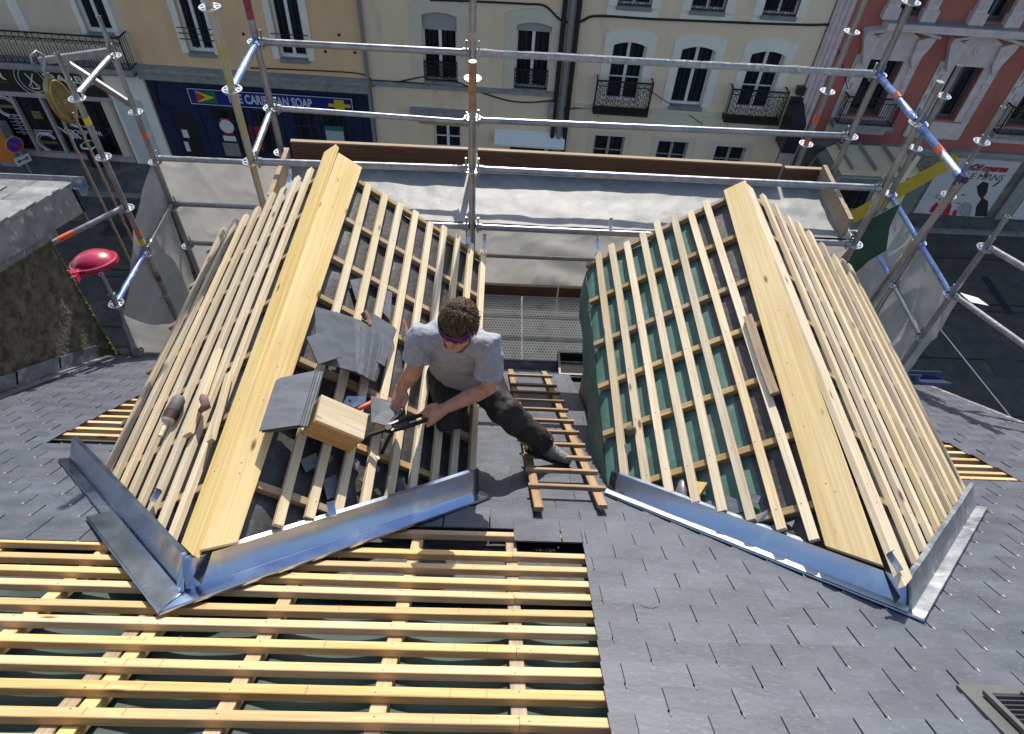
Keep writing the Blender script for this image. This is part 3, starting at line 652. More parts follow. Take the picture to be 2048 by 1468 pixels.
# toe boards
def board(p0, p1, h, m, name='toe_board', t=.03, top=None):
    p0, p1 = Vector(p0), Vector(p1); d = (p1-p0).normalized(); nn = d.cross(Vector((0,0,1)))*t/2
    b = MB(); z = Vector((0,0,h)); b.hexa([p0-nn, p0+nn, p1+nn, p1-nn, p0-nn+z, p0+nn+z, p1+nn+z, p1-nn+z])
    nn2 = nn*1.15; e = Vector((0,0,.006)); b.hexa([p0-nn2+z-e, p0+nn2+z-e, p1+nn2+z-e, p1-nn2+z-e, p0-nn2+z+e, p0+nn2+z+e, p1+nn2+z+e, p1-nn2+z+e], 1)
    return b.build(name, [m, GREYW if top is None else top], scaf)
board((-1.70,4.99,-3.10), (-.26,4.99,-3.10), .185, BROWN); board((-.18,4.99,-3.10), (2.35,4.99,-3.12), .185, BROWN); board((2.38,4.99,-3.12), (2.74,4.99,-3.12), .17, BROWN)
board((2.69,4.96,-3.06), (2.68,4.24,-3.08), .16, GREYW)
board((-1.72,4.93,-3.10), (-1.70,4.27,-3.10), .15, GREYW)
board((-3.2,5.66,-5.1), (.70,5.66,-5.1), .15, BROWN); board((.72,5.66,-5.1), (3.8,5.66,-5.1), .15, BROWN)
# decks
def dk(u, v): 
    x = -1.74+u*4.5; y = 4.24+v*.72
    return (x, y, -3.095+.012*noise.noise(Vector((x*2.5, y*5, 0)))+.006*noise.noise(Vector((x*9, y*9, 2))))
b = MB(); b.sheet(dk, 150, 24); o = b.build('deck_sheet', DECK, scaf, smooth='all', normals=False)
b = MB(); b.box((-1.74,4.25,-3.15), (2.76,4.93,-3.112)); b.build('deck', GREYW, scaf)
PERF = mat('perforated_steel_deck', (.52,.51,.46), (.64,.62,.56), scale=4, rough=.55, metal=.15, c3=(.42,.40,.36), s3=9)
def perf():
    t = PERF.node_tree; N = t.nodes; L = t.links; b = N['Principled BSDF']; tc = N.new('ShaderNodeTexCoord'); 
    mp = N.new('ShaderNodeMapping'); mp.inputs['Scale'].default_value = (33, 26, 1); L.new(tc.outputs['Object'], mp.inputs[0])
    sp = N.new('ShaderNodeSeparateXYZ'); L.new(mp.outputs[0], sp.inputs[0])
    def m(op, a, b_=None, v=None):
        n = N.new('ShaderNodeMath'); n.operation = op; L.new(a, n.inputs[0])
        if b_: L.new(b_, n.inputs[1])
        if v is not None: n.inputs[1].default_value = v
        return n.outputs[0]
    fl = m('FLOOR', sp.outputs[1]); half = m('MULTIPLY', m('MODULO', fl, v=2.0), v=.5)
    fx = m('SUBTRACT', m('FRACT', m('ADD', sp.outputs[0], half)), v=.5); fy = m('SUBTRACT', m('FRACT', sp.outputs[1]), v=.5)
    d = m('ADD', m('MULTIPLY', fx, fx), m('MULTIPLY', fy, fy)); hole = m('LESS_THAN', d, v=.055)
    old = b.inputs['Base Color'].links[0].from_socket; mx = N.new('ShaderNodeMix'); mx.data_type = 'RGBA'; mx.inputs[7].default_value = (.03,.03,.028,1)
    L.new(hole, mx.inputs[0]); L.new(old, mx.inputs[6]); L.new(mx.outputs[2], b.inputs['Base Color'])
perf()
for k in range(4):
    y0 = 4.32+k*.335
    for xa, xb in ((-3.2,-1.79), (-1.77,.30), (.32,2.80), (2.82,3.82)):
        b = MB(); b.box((xa, y0, -5.15), (xb, y0+.322, -5.10)); b.box((xa, y0, -5.10), (xb, y0+.012, -5.092)); b.box((xa, y0+.31, -5.10), (xb, y0+.322, -5.092)); b.build('steel_deck', PERF, scaf)
# ---------------------------------------------------------------- sheets hung on the scaffold
def net(fn, nu, nv, name, label, m=NET, cat='sheet'):
    b = MB(); b.sheet(fn, nu, nv); return tag(b.build(name, m, smooth='all', normals=False), label, cat)
def crease(a, b_, k): return .05*max(0, .13-abs(noise.noise(Vector((a*1.1+b_*.5, b_*.55-a*.3, k*3.7)))))/.13*.45+.02*max(0, .1-abs(noise.noise(Vector((a*2.6-b_*.9, b_*1.6, k*9.1)))))/.1
def f1(u, v):
    x = -3.30+u*3.05; z = -3.60-v*3.2
    return (x, 5.745+.018*noise.noise(Vector((x*1.2, z*1.5, 2)))+crease(x, z, 1)+.035*max(0, 1-u*4)*math.sin(v*9+u*20)*.4, z)
net(f1, 150, 120, 'debris_net', 'white net stretched taut behind the left dormer below the whitened rail')
def f2(u, v):
    x = -.28+u*4.15; z = -3.40-.75*max(0, min(1, (x-2.2)/.5))-v*3.4; sag = math.exp(-((x-.75)/.35)**2)
    return (x, 5.745+.03*noise.noise(Vector((x*1.6, z*2.4, 5)))+crease(x, z, 2)+.06*sag*math.sin(z*14+x*3.0)*min(1, v*3), z)
net(f2, 200, 140, 'debris_net', 'white net with sagging folds hung between the two dormers')
def f3(u, v):
    y = 5.70-u*1.5; z = -3.66-v*3.0
    return (3.90+.02*noise.noise(Vector((y*2, z*1.5, 8)))+crease(y, z, 3)+.012*math.sin((y+z)*16)*v, y, z)
net(f3, 90, 120, 'debris_net', 'crinkled translucent net on the right end of the scaffold beside the blue tubes')
def f4(u, v):
    y = 5.70-u*1.45; z0 = -3.62-.5*u-.55*max(0,u-.5); z = z0-v*2.6
    return (-3.31-.05*math.sin(u*7+v*3)*(.3+v)+.02*noise.noise(Vector((y*4, z*3, 1))), y, z)
net(f4, 36, 40, 'debris_net', 'white net hanging loose from the scaffold corner left of the left dormer')
def f5(u, v):
    p = Vector((-3.24,4.20,-4.16)).lerp(Vector((-2.70,4.35,-4.20)), u); sg = 4*u*(1-u)
    return (p.x-.03*v+.012*noise.noise(Vector((u*6, v*5, 3))), p.y-.10*v+.03*math.sin(u*11)*v, p.z-.20*sg*(1-v)-.62*v+.02*noise.noise(Vector((u*5, v*5, 7))))
net(f5, 30, 24, 'debris_net', 'bunched white net slung low from the short pole near the red lamp')
b = MB(); pts = [(1800,405),(1778,452),(1772,500),(1738,520),(1700,552),(1655,580),(1648,560),(1690,505),(1742,442)]
P = [at(x, y, 1, 4.75) for x, y in pts]
def crumple(p): return p+Vector((0, .05*noise.noise(p*4), 0))
b.slab([crumple(q) for q in P], Vector((0,-1,.2)), .006); tag(b.build('tarp', GREEN), 'dark green tarp scrap hanging on the right scaffold poles', 'tarp')
# ---------------------------------------------------------------- gin wheel on its bracket, ropes
top = Vector((-3.28,5.7,-2.58)); low = Vector((-3.28,5.7,-3.06)); e = at(80, 122, 1, 5.62)
b = MB(); d = (e-top).normalized(); sd_ = d.cross(Vector((0,0,1))).normalized()*.02; up = Vector((0,0,.028))
def rect_bar(b, p, q, w, h):
    d = (q-p).normalized(); s_ = d.cross(Vector((0,0,1))).normalized()*w; u = s_.cross(d).normalized()*h
    b.hexa([p-s_-u, p+s_-u, q+s_-u, q-s_-u, p-s_+u, p+s_+u, q+s_+u, q-s_+u])
rect_bar(b, top, e, .018, .028); rect_bar(b, top+d*((e-top).length*.68)-Vector((0,0,.03)), low, .016, .024); rect_bar(b, top+Vector((.045,0,0)), low+Vector((.045,0,0)), .014, .016)
b.build('hoist_bracket', STEEL, scaf)
BRASS = mat('worn_brass_casing', (.20,.16,.07), (.34,.28,.13), scale=14, rough=.4, metal=.6)
c = at(122, 202, 1, 5.55); wheel = thing('pulley_wheel', 'brass cased rope pulley hanging on a hook from the scaffold bracket', 'pulley', (c.x, c.y, c.z))
wn = Vector((.93,-.34,.12)).normalized(); wu = Vector((0,0,1)); wu = (wu-wn*wu.dot(wn)).normalized(); wx = wu.cross(wn); WMx = frame(c, wx, wu, wn)
b = MB(WMx)
b.prism([(.105*math.cos(i*math.pi/16)*.92, .20*math.sin(i*math.pi/16)) for i in range(32)], -.030, .030); b.build('casing', BRASS, wheel, smooth=True)
b = MB(WMx); 
for r_ in (.095,): b.tube([(r_*.9*math.cos(i*math.pi/16), .175*math.sin(i*math.pi/16), .031) for i in range(33)], .008, 8)
b.tube([(0,0,.02),(0,0,.05)], .022, 12); b.build('rim', mat('brass_rim', (.50,.36,.10), rough=.35, metal=.7), wheel, smooth=True)
b = MB(WMx); b.tube([(0,.20,0),(0,.26,0),(.05,.31,0),(.06,.36,0),(.02,.41,0),(-.045,.39,0),(-.06,.345,0),(-.03,.31,0)], [.016,.015,.014,.014,.013,.012,.010,.006], 10); b.tube([(0,.18,0),(0,.235,0)], .028, 10); b.build('hook', STEEL, wheel, smooth=True)
ROPE = mat('hemp_rope', (.25,.19,.13), (.42,.33,.24), scale=60, rough=.9, bump=.003)
for k, (p0, p1) in enumerate((((122,235),(290,590)), ((146,225),(312,565)))):
    a = at(*p0, 1, 5.53); z1 = -6.6; b = MB(); n = 60
    b.tube([(a.x+.002*math.sin(i*2.1), a.y+.002*math.cos(i*2.1), a.z+(z1-a.z)*i/n) for i in range(n+1)], .0115, 8)
    tag(b.build('hoist_rope', ROPE, smooth=True), ('left' if k == 0 else 'right')+' strand of brown rope hanging straight down from the pulley', 'rope')
# taut white cord at the right
b = MB(); p = at(1790, 545, 0, 3.83); q = at(2022, 835, 0, 4.6); b.tube([p, q+(q-p)*.2], .004, 6); tag(b.build('white_cord', WHITE), 'thin taut white cord running from the right net to the roof edge', 'cord')
# ---------------------------------------------------------------- street and the row of houses opposite
ASPH = mat('dark_asphalt', (.050,.044,.038), (.085,.075,.064), scale=2.2, rough=.9, bump=.004, bscale=60, c3=(.105,.095,.083), s3=1.3, detail=8)
PAVE = mat('worn_pavement', (.085,.08,.072), (.15,.14,.12), scale=1.6, rough=.9, bump=.004, bscale=30, c3=(.055,.053,.05), s3=4)
STONE = mat('kerb_stone', (.16,.155,.145), (.26,.25,.23), scale=5, rough=.85)
def sbox(name, a, b_, m): 
    b = MB(); b.box(a, b_); return struct(b.build(name, m))
sbox('ground', (-90, -60, -14.4), (90, 90, -13.74), ASPH)
sbox('road', (-80, 6.2, -13.74), (80, 19.3, -13.70), ASPH)
sbox('pavement', (-80, 19.45, -13.74), (80, 24, -13.58), PAVE); sbox('kerb', (-80, 19.3, -13.74), (80, 19.448, -13.585), STONE)
sbox('near_pavement', (-80, 3.2, -13.74), (80, 6.05, -13.582), PAVE); sbox('near_kerb', (-80, 6.052, -13.74), (80, 6.2, -13.587), STONE)
b = MB()
for y, w in ((17.9,.05), (15.6,.06), (15.3,.03), (13.2,.05), (11.1,.05), (9.0,.06)): b.box((-80, y, -13.699), (80, y+w, -13.694))
struct(b.build('gutter_joints', mat('dark_groove', (.015,.015,.016), rough=.9)))  # dark joint lines across the road, in their own even colour
b = MB()
for px, py in ((282,432),(300,372),(2012,735),(238,458)):
    p = at(px, py, 2, -13.69); b.box((p.x-.45, p.y-.35, -13.695), (p.x+.45, p.y+.35, -13.690))
struct(b.build('manhole_covers', mat('manhole_iron', (.035,.034,.034), (.05,.05,.05), scale=20, rough=.6, metal=.4)))
b = MB(); p = at(1995, 590, 2, -13.69); b.box((p.x-.12, p.y-.9, -13.696), (p.x+.12, p.y+.9, -13.688)); struct(b.build('drain_slot', MATS['dark_groove']))
TH2 = rad(2.0); FO = Vector((-4.18, 21.0, 0)); FU = Vector((math.cos(TH2), -math.sin(TH2), 0)); FN = Vector((-math.sin(TH2), -math.cos(TH2), 0))
FM = frame(FO, FU, Vector((0,0,1)), FN)                # (u along the street, z up, o out of the wall)
def fp(px, py, o=0.0):
    P = on_plane(px, py, FN, FN.dot(FO)+o); return (P-FO).dot(FU), P.z
def fuz(pts, o=0): return [fp(x, y, o) for x, y in pts]
def wall(name, m, parent, u0, u1, z0, z1, holes, depth=.22):
    us = sorted(set([u0, u1]+[h[0] for h in holes]+[h[1] for h in holes])); zs = sorted(set([z0, z1]+[h[2] for h in holes]+[h[3] for h in holes]))
    us = [u for u in us if u0 <= u <= u1]; zs = [z for z in zs if z0 <= z <= z1]
    b = MB(FM)
    for i in range(len(us)-1):
        for j in range(len(zs)-1):
            cu, cz = (us[i]+us[i+1])/2, (zs[j]+zs[j+1])/2
            if any(h[0] < cu < h[1] and h[2] < cz < h[3] for h in holes): continue
            b.add([(us[i],zs[j],0),(us[i+1],zs[j],0),(us[i+1],zs[j+1],0),(us[i],zs[j+1],0)], [(0,1,2,3)])
    for a, c, z, w in holes:
        z = max(z, z0); w = min(w, z1)
        b.add([(a,z,0),(c,z,0),(c,w,0),(a,w,0),(a,z,-depth),(c,z,-depth),(c,w,-depth),(a,w,-depth)], [(0,1,5,4),(1,2,6,5),(2,3,7,6),(3,0,4,7)])
    b.add([(u0,z0,-.5),(u1,z0,-.5),(u1,z1,-.5),(u0,z1,-.5),(u0,z0,0),(u1,z0,0),(u1,z1,0),(u0,z1,0)], [(0,1,2,3),(0,3,7,4),(1,2,6,5),(3,2,6,7)])
    return b.build(name, m, parent, normals=False)
def window(parent, u0, u1, z0, z1, depth=.20, shutter=0, bars=(.42,), m=WHITE, curtain=True, fw=.055, leaves=2, o=0):
    b = MB(FM); d0, d1 = o-depth, o-depth+.06
    b.box((u0, z0, d0), (u0+fw, z1, d1)); b.box((u1-fw, z0, d0), (u1, z1, d1)); b.box((u0+fw, z0, d0), (u1-fw, z0+fw*1.4, d1)); b.box((u0+fw, z1-fw, d0), (u1-fw, z1, d1))
    um = (u0+u1)/2
    if leaves == 2: b.box((um-.045, z0+fw*1.4, d0), (um+.045, z1-fw, d1+.012))
    for f in bars:
        z = z0+(z1-z0)*f; b.box((u0+fw, z-.018, d0+.005), (u1-fw, z+.018, d1-.006))
    w = b.build('window', m, parent, normals=False)
    b = MB(FM); b.box((u0+fw*.6, z0+fw, d0+.016), (u1-fw*.6, z1-fw*.5, d0+.024)); b.build('pane', GLASS, w)
    if shutter:
        b = MB(FM); n = int(shutter*(z1-z0)/.05); 
        for i in range(n): b.hexa([(u0+.02,z1-.05*(i+1),d1+.02),(u1-.02,z1-.05*(i+1),d1+.02),(u1-.02,z1-.05*(i+1),d1+.03),(u0+.02,z1-.05*(i+1),d1+.03),(u0+.02,z1-.05*i-.004,d1+.02),(u1-.02,z1-.05*i-.004,d1+.02),(u1-.02,z1-.05*i-.004,d1+.036),(u0+.02,z1-.05*i-.004,d1+.036)])
        b.build('roller_shutter', mat('grey_shutter', (.40,.40,.41), rough=.6) if 'grey_shutter' not in MATS else MATS['grey_shutter'], w)
    return w
def trim(parent, u0, u1, z0, z1, w, m, arch=0, o=.03, sill=True, name='window_surround'):
    """band round an opening; arch raises the head into a low segment"""
    b = MB(FM); n = 14
    b.box((u0-w, z0-(.0), -.01), (u0, z1, o)); b.box((u1, z0, -.01), (u1+w, z1, o))
    top = []
    for i in range(n+1):
        f = i/n; u = u0-w+(u1-u0+2*w)*f; k = 1-(2*f-1)**2
        top.append((u, z1+w*.72+arch*k))
    inn = []
    for i in range(n+1):
        f = i/n; u = u0+(u1-u0)*f; k = 1-(2*f-1)**2
        inn.append((u, z1-arch*.75*(1-k)))
    for i in range(n):
        fa, fb = i/n, (i+1)/n
        def low(uu):
            if uu <= u0 or uu >= u1: return z1-arch*.75 if arch else z1
            f = (uu-u0)/(u1-u0); return z1-arch*.75*((2*f-1)**2)
        a, c = top[i], top[i+1]
        b.hexa([(a[0],low(a[0]),-.02),(c[0],low(c[0]),-.02),(c[0],low(c[0]),o+.002),(a[0],low(a[0]),o+.002),(a[0],a[1],-.02),(c[0],c[1],-.02),(c[0],c[1],o+.002),(a[0],a[1],o+.002)])
    t = b.build(name, m, parent, normals=False)
    if sill:
        b = MB(FM); b.box((u0-.02, z0-.10, -.16), (u1+.02, z0+.01, .06)); b.build('sill', MATS.get('grey_sill') or mat('grey_sill', (.18,.18,.18), (.26,.26,.25), scale=6, rough=.8), parent)
    return t
def scroll(b, u, z, r, o, s=1, th=.007):
    pts = []
    for i in range(16):
        a = i*.5; rr = r*(1-i/18); pts.append((u+s*rr*math.cos(a), z+rr*math.sin(a), o))
    b.tube(pts, th*1.5, 4)
def railing(parent, u0, u1, z0, z1, o, style='bars', ret=True, step=.11, name='balcony_railing'):
    b = MB(FM)
    b.box((u0, z1-.02, o-.02), (u1, z1+.02, o+.02)); b.box((u0, z0, o-.012), (u1, z0+.025, o+.012)); b.box((u0, z1-.17, o-.01), (u1, z1-.15, o+.01))
    n = max(2, int((u1-u0)/step))
    for i in range(n+1):
        u = u0+(u1-u0)*i/n; b.box((u-.008, z0, o-.008), (u+.008, z1, o+.008))
        if style == 'scroll' and i < n:
            um = u+step/2; h = z1-z0
            scroll(b, um, z0+h*.78, step*.40, o, 1 if i % 2 else -1, .010); b.tube([(u, z0+.02, o), (um, z0+h*.35, o), (u+step, z0+.02, o)], .007, 4); b.tube([(um, z0+h*.05, o), (um, z0+h*.62, o)], .012, 4)
        if style == 'filigree' and i < n:
            um = u+step/2; h = z1-z0
            for q in (.15,.32,.5,.68,.86): scroll(b, um, z0+h*q, step*.42, o, 1 if (i+int(q*10)) % 2 else -1, .008)
    if ret:
        for u in (u0, u1):
            b.box((u-.014, z1-.02, 0), (u+.014, z1+.02, o)); b.box((u-.012, z0, 0), (u+.012, z0+.02, o)); b.box((u-.018, z0, o-.018), (u+.018, z1+.05, o+.018))
            k = max(2, int(o/.10))
            for i in range(1, k): b.box((u-.007, z0, o*i/k-.007), (u+.007, z1, o*i/k+.007))
    return b.build(name, IRON, parent, normals=False)
def cable(parent, pts, r=.02, o=.05, name='cable', m=IRON):
    q = [Vector((*fp(x, y, o), o)) for x, y in pts]; P = [FM @ v for v in q]
    out = []
    for i in range(len(P)-1):
        a, b2, c, d = P[max(i-1,0)], P[i], P[i+1], P[min(i+2,len(P)-1)]
        for k in range(5):
            t = k/5; out.append(.5*((2*b2)+(c-a)*t+(2*a-5*b2+4*c-d)*t*t+(3*b2-a-3*c+d)*t**3))
    out.append(P[-1]); b = MB(); b.tube(out, r, 6); return b.build(name, m, parent, smooth=True)
def sign_text(parent, txt, u, z, size, m, o, shear=0, rot=0, bold=0, name='lettering', fit=None):
    me = text_mesh(txt, size, .004, shear, bold=bold); sx = 1
    if fit:
        w = max(v.co.x for v in me.vertices)-min(v.co.x for v in me.vertices); sx = fit/w
    b = MB(FM); b.mesh_from(me, Matrix.Translation((u, z, o)) @ Matrix.Rotation(rot, 4, 'Z') @ Matrix.Diagonal((sx, 1, 1, 1))); bpy.data.meshes.remove(me)
    return b.build(name, m, parent, normals=False)
def rect(px0, py0, px1, py1, o=0):     # opening from two corner pixels
    a = fp(px0, py0, o); c = fp(px1, py1, o); return min(a[0],c[0]), max(a[0],c[0]), min(a[1],c[1]), max(a[1],c[1])
ZG, ZT = -13.58, 1.6
def render_wall(nm, c, d=.85): return mat(nm, tuple(x*d for x in c), c, scale=1.6, stretch=(1.3,1.3,.28), contrast=(.25,.75), rough=.92, bump=.003, bscale=25, c3=tuple(x*.84 for x in c), s3=2.6)
BEIGE = render_wall('beige_render', (.70,.56,.43)); ORANGE = render_wall('orange_render', (.80,.53,.30)); CREAM1 = render_wall('cream_render', (.80,.63,.45), .95); CREAM2 = render_wall('pale_cream_render', (.80,.64,.47), .95)
RED = render_wall('red_render', (.42,.13,.105), .92); PINKST = mat('pinkish_stone', (.54,.44,.43), (.66,.56,.54), scale=3, rough=.85, bump=.004, bscale=18); PALEST = mat('pale_surround', (.72,.68,.61), (.80,.76,.69), scale=3, rough=.85)
GREYST = mat('grey_stone_band', (.22,.215,.21), (.33,.32,.31), scale=4, rough=.85, c3=(.16,.155,.15), s3=8); NAVY = mat('navy_shopfront', (.008,.014,.05), (.014,.022,.07), scale=6, rough=.45)
PIPE = mat('grey_pipe', (.22,.225,.23), rough=.6); PIPE_B = mat('black_pipe', (.015,.015,.017), rough=.5)
uA, uB, uC, uD = fp(282,140)[0], fp(735,110)[0], fp(1132,120)[0], fp(1668,60)[0]
ZI = (-13.58)
def house_thing(nm, label, u): p = FM @ Vector((u, ZG, 0)); return thing(nm, label, 'building', p)
# --- beige house with the barber shop
H = house_thing('beige_building', 'beige rendered house with a black barber shop front and long scrolled iron balcony', uA-5)
u0 = uA-11.5
w1 = rect(2,-60,50,60); w2 = rect(150,-60,226,66)
w1 = (w1[0], fp(48,55)[0], fp(30,62)[1], fp(30,62)[1]+2.3); w2 = (fp(165,40)[0], fp(225,55)[0], fp(200,68)[1], fp(200,68)[1]+2.3)
sh = (u0+.1, fp(228,230)[0], ZG, fp(120,128)[1]); zt_shop = fp(120,186)[1]
wall('facade', BEIGE, H, u0, uA, ZG, ZT, [w1, w2, (u0+.12, fp(225,300)[0]+.3, ZG+.15, zt_shop)])
for w in (w1, w2): window(H, *w, fw=.09); trim(H, *w, .16, PALEST, o=.02)
zb = fp(150,134,.5)[1]; o_b = .55
b = MB(FM); ue = fp(285,147)[0]; b.box((u0, zb-.14, -.02), (ue, zb, o_b)); b.build('balcony_slab', GREYST, H)
b = MB(FM); b.box((u0, zb-.32, -.02), (ue-.12, zb-.14, .30)); b.build('balcony_cornice', GREYST, H)
railing(H, u0+.1, ue-.06, zb+.02, zb+.98, o_b-.06, 'scroll', step=.20)
BK = mat('black_shop_fascia', (.014,.013,.014), (.02,.019,.02), scale=9, rough=.45); MAUVE = mat('mauve_shop_frame', (.36,.29,.29), (.44,.36,.36), scale=5, rough=.5)
fz1, fz0 = fp(60,136)[1], fp(60,182)[1]; ur = fp(226,215)[0]
b = MB(FM); b.box((u0+.1, fz0, .02), (ur, fz1+.15, .10)); fas = b.build('shop_fascia', BK, H)
b = MB(FM); b.box((u0+.1, fz0-.16, .02), (ur+.1, fz0-.005, .12)); b.build('shop_frame', MAUVE, H)
CREAMT = mat('cream_lettering', (.70,.66,.58), rough=.5); REDT = mat('red_lettering', (.45,.03,.05), rough=.5)
ub, zbr = fp(150,157); sign_text(fas, 'BARBIER', ub+.05, zbr, .34, CREAMT, .108, fit=1.75, bold=.01)
uc_, zc_ = fp(-12,148); sign_text(fas, 'COIFFEUR', uc_-.75, zc_, .34, CREAMT, .108, fit=2.3, bold=.01)
b = MB(FM); b.box((ub-.85, zbr-.20, .102), (ub+1.0, zbr-.185, .108)); b.box((uc_-2, zc_-.2, .102), (uc_+.42, zc_-.185, .108)); b.build('sign_rule', REDT, fas)
ul, zl = fp(67,157); b = MB(FM)
for r_ in (.52, .40): b.tube([(ul+r_*math.cos(i*math.pi/20), zl+r_*math.sin(i*math.pi/20), .112) for i in range(41)], .012, 5)
b.tube([(ul-.13, zl+.22, .115), (ul+.10, zl-.16, .115)], .022, 6); b.tube([(ul+.13, zl+.22, .115), (ul-.10, zl-.16, .115)], .022, 6)
for s_ in (-1, 1): b.tube([(ul+s_*.12+.05*math.cos(i*math.pi/6), zl-.2+.05*math.sin(i*math.pi/6), .115) for i in range(13)], .012, 5)
b.box((ul-.13, zl-.30, .105), (ul+.13, zl-.265, .112)); b.build('shop_emblem', CREAMT, fas, normals=False)
b = MB(FM); b.prism([(ul+.56*math.cos(i*math.pi/18), zl+.56*math.sin(i*math.pi/18)) for i in range(36)], .100, .104); b.build('emblem_disc', BK, fas)
sb = ZG+.15
fr = [u0+.15, fp(28,215)[0], fp(60,215)[0]+.0, fp(88,215)[0], fp(135,230)[0], fp(222,240)[0]]
edges = [u0+.15, fp(35,262)[0], fp(92,255)[0], fp(222,265)[0]]
b = MB(FM)
for u in [fp(-90,250)[0], fp(26,200)[0], fp(84,200)[0], fp(226,215)[0]]: b.box((u-.05, sb, -.12), (u+.05, fz0-.16, .06))
b.box((u0+.15, sb-.14, -.12), (ur+.05, sb+.06, .05)); b.build('shop_window_frame', MAUVE, H)
b = MB(FM); b.box((u0+.15, sb, -.10), (ur, fz0-.16, -.08)); gl = b.build('shop_window', GLASS, H)
WHT = mat('white_decal', (.62,.62,.62), rough=.6)
def ring_decal(px, py, r, part=.65, bar=None):
    u, z = fp(px, py); b = MB(FM)
    for k, rr in ((0, r), (1, r*.78)):
        b.tube([(u+rr*math.cos(a), z+rr*math.sin(a), -.072) for a in [math.pi*(.15+part*2*i/24) for i in range(25)]], .035 if k == 0 else .012, 5)
    b.build('window_decal', WHT, gl, normals=False)
    b = MB(FM); b.box((u-r*.9, z-.05, -.078), (u+r*.9, z+.05, -.064)); b.build('decal_band', BRASS, gl)
ring_decal(10,215,.36); ring_decal(95,287,.36); ring_decal(152,235,.42); ring_decal(251,240,.34)
u, z = fp(168,268); sign_text(gl, 'COUPEUR', u, z, .24, WHT, -.07, fit=1.2)
sign_text(gl, 'THE BEST BARBER', u, z+.24, .11, WHT, -.07); sign_text(gl, 'LE MANS', ul, zl-.44, .075, CREAMT, .112, name='emblem_lettering')
b = MB(FM); u, z = fp(135,265)
for k in range(3): b.tube([(u-.3+.2*k, z+.15-.05*k, -.07), (u+.1+.12*k, z-.25, -.07)], .028, 6)
b.build('window_decal', WHT, gl, normals=False)
b = MB(FM)
for k in range(6):
    u, z = fp(25+k*4, 232+k*7); b.box((u-.25, z-.012, -.072), (u+.25, z+.012, -.066)); b.box((u-.06, z-.075, -.072), (u+.06, z-.055, -.066))
for k in range(3):
    u, z = fp(84, 263+k*4); b.box((u-.32, z-.015, -.072), (u+.32, z+.015, -.066))
b.build('price_list', WHT, gl, normals=False)
u, z = fp(72,232); b = MB(FM); b.box((u-.16, z-.14, -.075), (u+.16, z+.14, -.068)); b.build('yellow_sticker', BRASS, gl)
b = MB(FM); b.box((ur+.10, ZG+.0, -.02), (uA-.03, fz1+.1, .05)); b.build('stone_pier', PALEST, H)
b = MB(FM); b.box((ur+.22, ZG+.02, .05), (uA-.40, fz0-.05, .09)); b.build('grey_shutter_panel', mat('pale_shutter', (.50,.50,.48), (.56,.56,.54), scale=4, rough=.6), H)
# --- orange house with the navy bar
H = house_thing('orange_building', 'orange rendered house with tall white windows above a navy blue shop front', (uA+uB)/2)
w1 = (fp(362,50)[0], fp(418,60)[0], fp(405,107)[1], fp(405,107)[1]+2.5); w2 = (fp(549,60)[0], fp(607,60)[0], fp(590,119)[1], fp(590,119)[1]+2.5)
zc = fp(500,143)[1]
wall('facade', ORANGE, H, uA, uB, zc-.2, ZT, [w1, w2])
for w in (w1, w2): window(H, *w, fw=.085, bars=()); trim(H, *w, .20, PALEST, o=.03)
for w in (w1, w2):
    b = MB(FM); z = w[2]+.35
    for q in (.16,.45,.72): b.tube([(w[0]-.12, z+q*.6, .08), (w[1]+.12, z+q*.6, .08)], .014, 6)
    b.build('window_rail', IRON, H, smooth=True)
b = MB(FM); b.box((uA, zc-.36, -.02), (uB-.03, zc-.08, .28)); b.box((uA, zc-.08, -.02), (uB-.03, zc+.02, .36)); b.build('cornice', GREYST, H)
b = MB(FM); b.box((uA+.02, ZG+.02, -.30), (uB-.05, zc-.36, .02)); sf = b.build('shop_front', NAVY, H)
pan = [(fp(378,300)[0]-.2, fp(425,300)[0]), (fp(500,230)[0], fp(560,250)[0]), (fp(585,240)[0], fp(640,250)[0]), (fp(648,240)[0], fp(705,250)[0])]
zs1 = fp(600,228)[1]
for a, c in ((fp(430,220)[0], fp(480,240)[0]), (fp(505,225)[0], fp(555,240)[0]), (fp(590,240)[0], fp(632,250)[0]), (fp(645,240)[0], fp(693,250)[0])):
    b = MB(FM); b.box((a, ZG+.7, .021), (c, zs1-.45, .03)); pn = b.build('shop_window', GLASS, sf)
    b = MB(FM); b.box((a, zs1-.36, .021), (c, zs1+.0, .03)); b.build('transom_window', GLASS, sf)
a, c = fp(355,245)[0], fp(395,255)[0]; b = MB(FM); b.box((a, ZG+.05, .021), (c, zs1-.2, .03)); b.build('shop_door', BLACK, sf)
b = MB(FM)
for px in (345, 402, 428, 490, 502, 562, 586, 636, 644, 698, 722): 
    u = fp(px, 240)[0]; b.box((u-.05, ZG+.02, .02), (u+.05, zs1+.1, .05))
for k in range(5): b.box((uA+.02, zc-.45-.07*k, .02), (uB-.06, zc-.43-.07*k, .035))
b.build('shop_mouldings', NAVY, sf, normals=False)
ua_, za_ = fp(380,188); ue_, ze_ = fp(706,205); zsg = (za_+ze_)/2-.05
SIGNB = mat('blue_sign_board', (.010,.016,.16), (.014,.022,.20), scale=3, rough=.4)
b = MB(FM); b.box((ua_, zsg-.27, .06), (ue_, zsg+.27, .11)); sg = b.build('shop_sign', SIGNB, sf)
b = MB(FM)
for (x0,x1,y0,y1) in ((ua_,ue_,zsg+.245,zsg+.265),(ua_,ue_,zsg-.265,zsg-.245),(ua_,ua_+.02,zsg-.25,zsg+.25),(ue_-.02,ue_,zsg-.25,zsg+.25)): b.box((x0,y0,.105),(x1,y1,.116))
b.build('sign_border', WHT, sg, normals=False)
